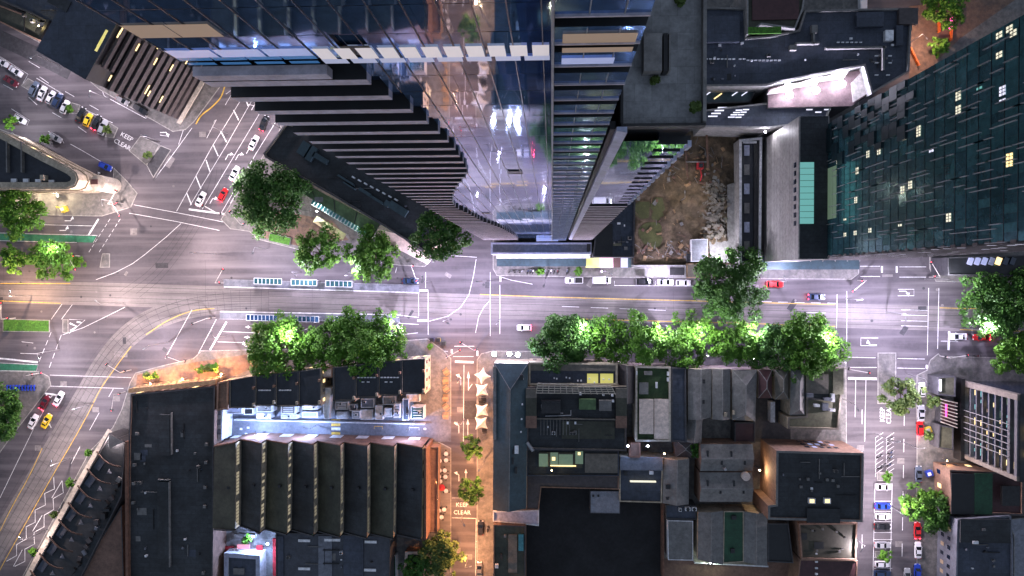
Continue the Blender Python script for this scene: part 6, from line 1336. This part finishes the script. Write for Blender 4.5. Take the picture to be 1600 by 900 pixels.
LAMPS=[(300,395,11,PNK,5200,'lamp over the middle of the left junction'),(395,395,10,LAV,3800,'lamp at the kerb of the corner plaza'),(462,430,9,LAV,2600,'lamp by the left upper tram shelter'),(545,425,10,LAV,3000,'lamp between the two north kerb trees'),(660,432,11,LAV,4800,'lamp at the crossing beside the tip canopy'),(745,440,11,LAV,5200,'lamp in the junction below the podium corner'),(850,446,11,LAV,4200,'lamp above the motorcycle row'),(955,428,9,WHT,1300,'bright lamp at the site hoarding'),(1035,436,9,LAV,2600,'lamp by the two white parked cars'),(1225,432,10,LAV,4200,'lamp by the red car under the long canopy'),
(1340,470,12,LAV,6500,'lamp at the left crossing of the right junction'),(1415,500,12,LAV,6500,'lamp over the right junction'),(1490,440,12.5,WHT,2300,'lamp beside the big right kerb tree'),(1545,510,10,LAV,3800,'lamp over the red and white cars at right'),
(330,520,11,LAV,4800,'lamp at the south kerb of the left junction'),(448,522,12.8,WHT,2700,'lamp shining into the leftmost south kerb tree'),(620,505,10,LAV,3000,'lamp right of the large south kerb tree'),(700,505,11,LAV,4300,'lamp at the mouth of the orange street'),(780,500,11,LAV,4300,'lamp left of the long tree row'),(915,512,12.8,WHT,2700,'lamp between the first two trees of the long row'),(1035,513,10,LAV,2600,'lamp between the middle trees of the long row'),(1098,520,12.8,WHT,2700,'lamp glowing in the bright gap of the long row'),(1180,516,10,LAV,2600,'lamp above the pale green tree'),(1300,528,12.8,WHT,3000,'lamp at the right end of the long tree row'),
(20,208,8,WHT,1500,'bright low lamp near the flatiron street wall'),(48,90,10,LAV,3600,'lamp on the northwest street near the white saloon'),(140,150,10,LAV,3400,'lamp above the yellow car bays'),(228,212,11,LAV,3600,'lamp at the pale triangular island'),(335,190,10,PNK,3000,'lamp beside the louvred building corner'),(415,185,10,LAV,3600,'lamp at the top of the diagonal road'),(355,275,11,LAV,4200,'lamp beside the red car'),(160,320,10,PNK,3600,'lamp at the flatiron corner pavement'),(75,385,12,WHT,1700,'lamp among the median trees'),
(15,455,10,(1,.62,.42),5000,'warm lamp at the left edge over the tram bed'),(150,470,11,PNK,5200,'lamp over the tram curve'),(225,545,11,LAV,5200,'lamp on the outside of the tram curve'),(60,560,10,LAV,3600,'lamp by the green cycle lane at the bottom left'),(120,640,11,LAV,3200,'lamp at the southwest stop line'),(80,720,10,PNK,2600,'lamp beside the zigzag marking top'),(30,840,10,PNK,2600,'lamp near the lower left corner'),(178,690,8,PNK,1400,'lamp at the end of the pale awning'),
(1340,640,11,LAV,3400,'lamp on the left kerb of the east street'),(1405,690,11,LAV,3600,'lamp above the slanted bays'),(1342,740,10,LAV,3400,'lamp beside the tall black block'),(1403,800,10,LAV,3400,'lamp beside the bright blue car'),(1345,860,10,LAV,3200,'lamp beside the olive roof on the east street'),(1450,600,10,LAV,2600,'lamp by the corner annex'),(1445,700,9,PNK,1600,'lamp beside the olive flat annex'),
(715,590,9,WARM,4600,'orange lamp at the top of the orange street'),(712,660,9,WARM,4200,'orange lamp opposite the shade sails'),(748,735,9,WARM,4200,'orange lamp between the two small street trees'),(725,820,9,WARM,5200,'orange lamp by the KEEP CLEAR lettering'),(735,885,9,WARM,4600,'orange lamp at the bottom of the orange street'),
(400,672,7,CY,4180,'blue white lamp in the left part of the lane'),(475,668,7,CY,3300,'blue white lamp in the middle of the lane'),(636,672,7,CY,1900,'blue white lamp at the lane mouth'),
(1448,60,9,(1,.6,.45),2200,'warm lamp in the top right yard'),(1123,398,7,WHT,1500,'white work lamp on the site slab'),(1070,300,8,(1,.85,.70),420,'added warm light brightening the middle of the dig')]  # the last entry is an extra light added to brighten the dig
for i,a in enumerate(LAMPS):
    a=list(a)
    if a[3]==LAV and (a[0]<420 or a[1]>600): a[3]=(.96,.83,.97)
    if a[0]<420 and a[1]<300: a[4]*=.72
    if 640<a[0]<800 and a[1]<520: a[4]*=.74
    lamp(*a,arm=(i*73)%360,armlen=1.6)
def flood(px,py,z,color,pw,label,r=.22,grp='floodlights',m='lamp_glow',base=0):
    h=P(px,py,z); t=thing('floodlight',label,'floodlight',(h.x,h.y,base),grp)
    b=MB(); b.cyl((h.x,h.y,base),(h.x,h.y,z-.3),.06,n=6); b.build('post',M['steel'],t); b=MB(); b.box((h.x,h.y,z-.2),(.6,.5,.3)); b.build('housing',M['dark_metal'],t)
    b=MB(); b.cyl((h.x,h.y,z-.05),(h.x,h.y,z+.02),r,n=12); b.build('lens',M[m],t)
    l=bpy.data.lights.new('flood_light','POINT'); l.energy=pw*LP; l.color=color; l.shadow_soft_size=.15; lo=bpy.data.objects.new('flood_light',l); COL.objects.link(lo); lo.parent=t; lo.location=(0,0,z+.25-base)
BL=(.62,.68,1)
flood(772,553,9,BL,1500,'left of the three white floodlights above the teal roof',.62); flood(796,553,9,BL,1500,'middle of the three white floodlights above the teal roof',.62); flood(809,554,9,BL,1500,'right of the three white floodlights above the teal roof',.62)
for i,(x,y) in enumerate([(1232,134),(1234,148),(1272,128),(1275,141),(1313,119),(1316,131)]): flood(x,y,18,(.80,.76,1),2300,['upper left','lower left','upper middle','lower middle','upper right','lower right'][i]+' floodlight of the billboard',.9,'billboard floodlights',base=15)  # lens discs oversized to stand in for the flare around each floodlight
flood(981,697,9,CY,220,'left blue floodlight behind the pale roof',.25); flood(1012,697,9,CY,220,'right blue floodlight behind the pale roof',.25); flood(1038,709,8,WARM,90,'small warm lamp beside the pyramid shed',.18,m='lamp_warm')
flood(683,753,4.5,WARM,600,'upper wall lamp of the brown lean-to',.18,'wall lamps',m='lamp_warm'); flood(683,780,4.5,WARM,600,'lower wall lamp of the brown lean-to',.18,'wall lamps',m='lamp_warm')
flood(342,860,4,CY,2200,'cyan lamp at the courtyard left side',.15); flood(418,850,4,CY,2200,'cyan lamp at the courtyard right side',.15); flood(395,838,4,CY,1800,'cyan lamp at the courtyard top',.15)
for i,(x,y) in enumerate([(235,600),(285,592),(345,585)]): flood(x,y,3,(1,.42,.14),3200,['left','middle','right'][i]+' orange uplight at the great hall facade',.12,'facade uplights',m='lamp_warm')
for i,(x,y) in enumerate([(40,308),(90,306),(100,255),(60,228),(163,290)]): flood(x,y,2.2,(1,.80,.55),1500,['first','second','third','fourth','fifth'][i]+' facade uplight of the flatiron building',.12,'facade uplights',m='lamp_warm')
for i,(x,y) in enumerate([(1004,556),(1106,556),(1136,562),(963,560),(1178,560)]): flood(x,y,3,(.6,.5,1),160,['first','third','fourth','second','fifth'][i]+' violet shop light under the long tree row',.1,'shop lights')
flood(1187,735,6,(1,.7,.4),500,'warm yard light beside the tall black block',.15,m='lamp_warm'); flood(862,735,10.5,(1,.75,.3),60,'little lamp over the glass lantern',.1,m='lamp_warm'); flood(1110,880,3,(.8,1,.8),260,'greenish white light on the low white wall',.12); flood(1480,720,3,(1,.6,.3),160,'warm light at the orange brick front',.1,m='lamp_warm'); flood(60,40,11,(1,.75,.3),160,'warm light over the lit northwest yard',.12,m='lamp_warm'); flood(1196,206,14,WHT,500,'white lamp at the head of the narrow roof building',.25); flood(940,424,3.2,(.8,.4,1),160,'violet light at the shop awnings',.1)
flood(570,350,5,(.85,1,.8),500,'white light under the green canopy',.12); flood(495,330,4.5,(.9,1,.95),600,'light at the left end of the green canopy',.12)
# traffic signals
def signal(px,py,label,ang,L=4.5):
    f=P(px,py,.13); a=R(ang); e=Vector((f.x+math.cos(a)*L,f.y+math.sin(a)*L,6)); t=thing('traffic_signal',label,'traffic signal',f,'traffic signals at the junctions')
    b=MB(); b.cyl(f,(f.x,f.y,6),.13,.09); b.cyl((f.x,f.y,6),e,.08); b.build('mast',M['light_pole'],t)
    for p in (e,Vector((f.x,f.y,3.6))):
        b=MB(); b.box((p.x,p.y,p.z-.1),(.4,.9,.5),a); o=b.build('signal_head',M['dark_metal'],t); b=MB(); b.cyl((p.x+.21*math.cos(a),p.y+.21*math.sin(a),p.z),(p.x+.24*math.cos(a),p.y+.24*math.sin(a),p.z),.13,n=8); b.build('red_lens',M['tail_lit'],o)
for a in [(188,322,'signal mast on the flatiron corner',60),(192,318,'second mast arm on the flatiron corner',-60),(352,336,'signal mast at the right end of the diagonal crossing',150),(388,352,'signal mast on the corner plaza',130),(205,578,'signal mast at the great hall corner',150),(196,612,'signal mast below the great hall corner',-100),(62,583,'signal mast at the green lane corner',10),(337,496,'signal mast at the tip of the lower platform',200),(350,442,'signal mast at the tip of the upper platform',60),(648,415,'signal mast by the tip canopy',-70),(1468,556,'signal mast at the right junction corner',10),(1319,574,'signal mast at the long row end of the crossing',-10),(1452,433,'signal mast under the dark corner shop',120),(1340,438,'signal mast at the end of the long canopy',-140),(745,545,'signal mast at the top of the sails',150),(701,556,'signal mast by the café corner',30),(125,400,'signal mast on the median tip',-60),(24,497,'signal mast on the grass island',90),(298,562,'signal mast on the brick plaza',160)]: signal(*a)
# overhead tram wires
b=MB()
for C in (MC,BC):
    for c in(-1.65,1.65):
        q=off(C,c)
        for i in range(len(q)-1): b.beam((q[i].x,q[i].y,6),(q[i+1].x,q[i+1].y,6),.035,.035)
for i in range(6,len(MC),8): b.beam((MC[i].x,MC[i].y-11,7),(MC[i].x,MC[i].y+11,7),.03,.03)
o=b.build('tram_wires',M['dark_metal']); tag(o,'thin overhead tram wires strung above the tracks','wires')
print('objects',len(bpy.data.objects))
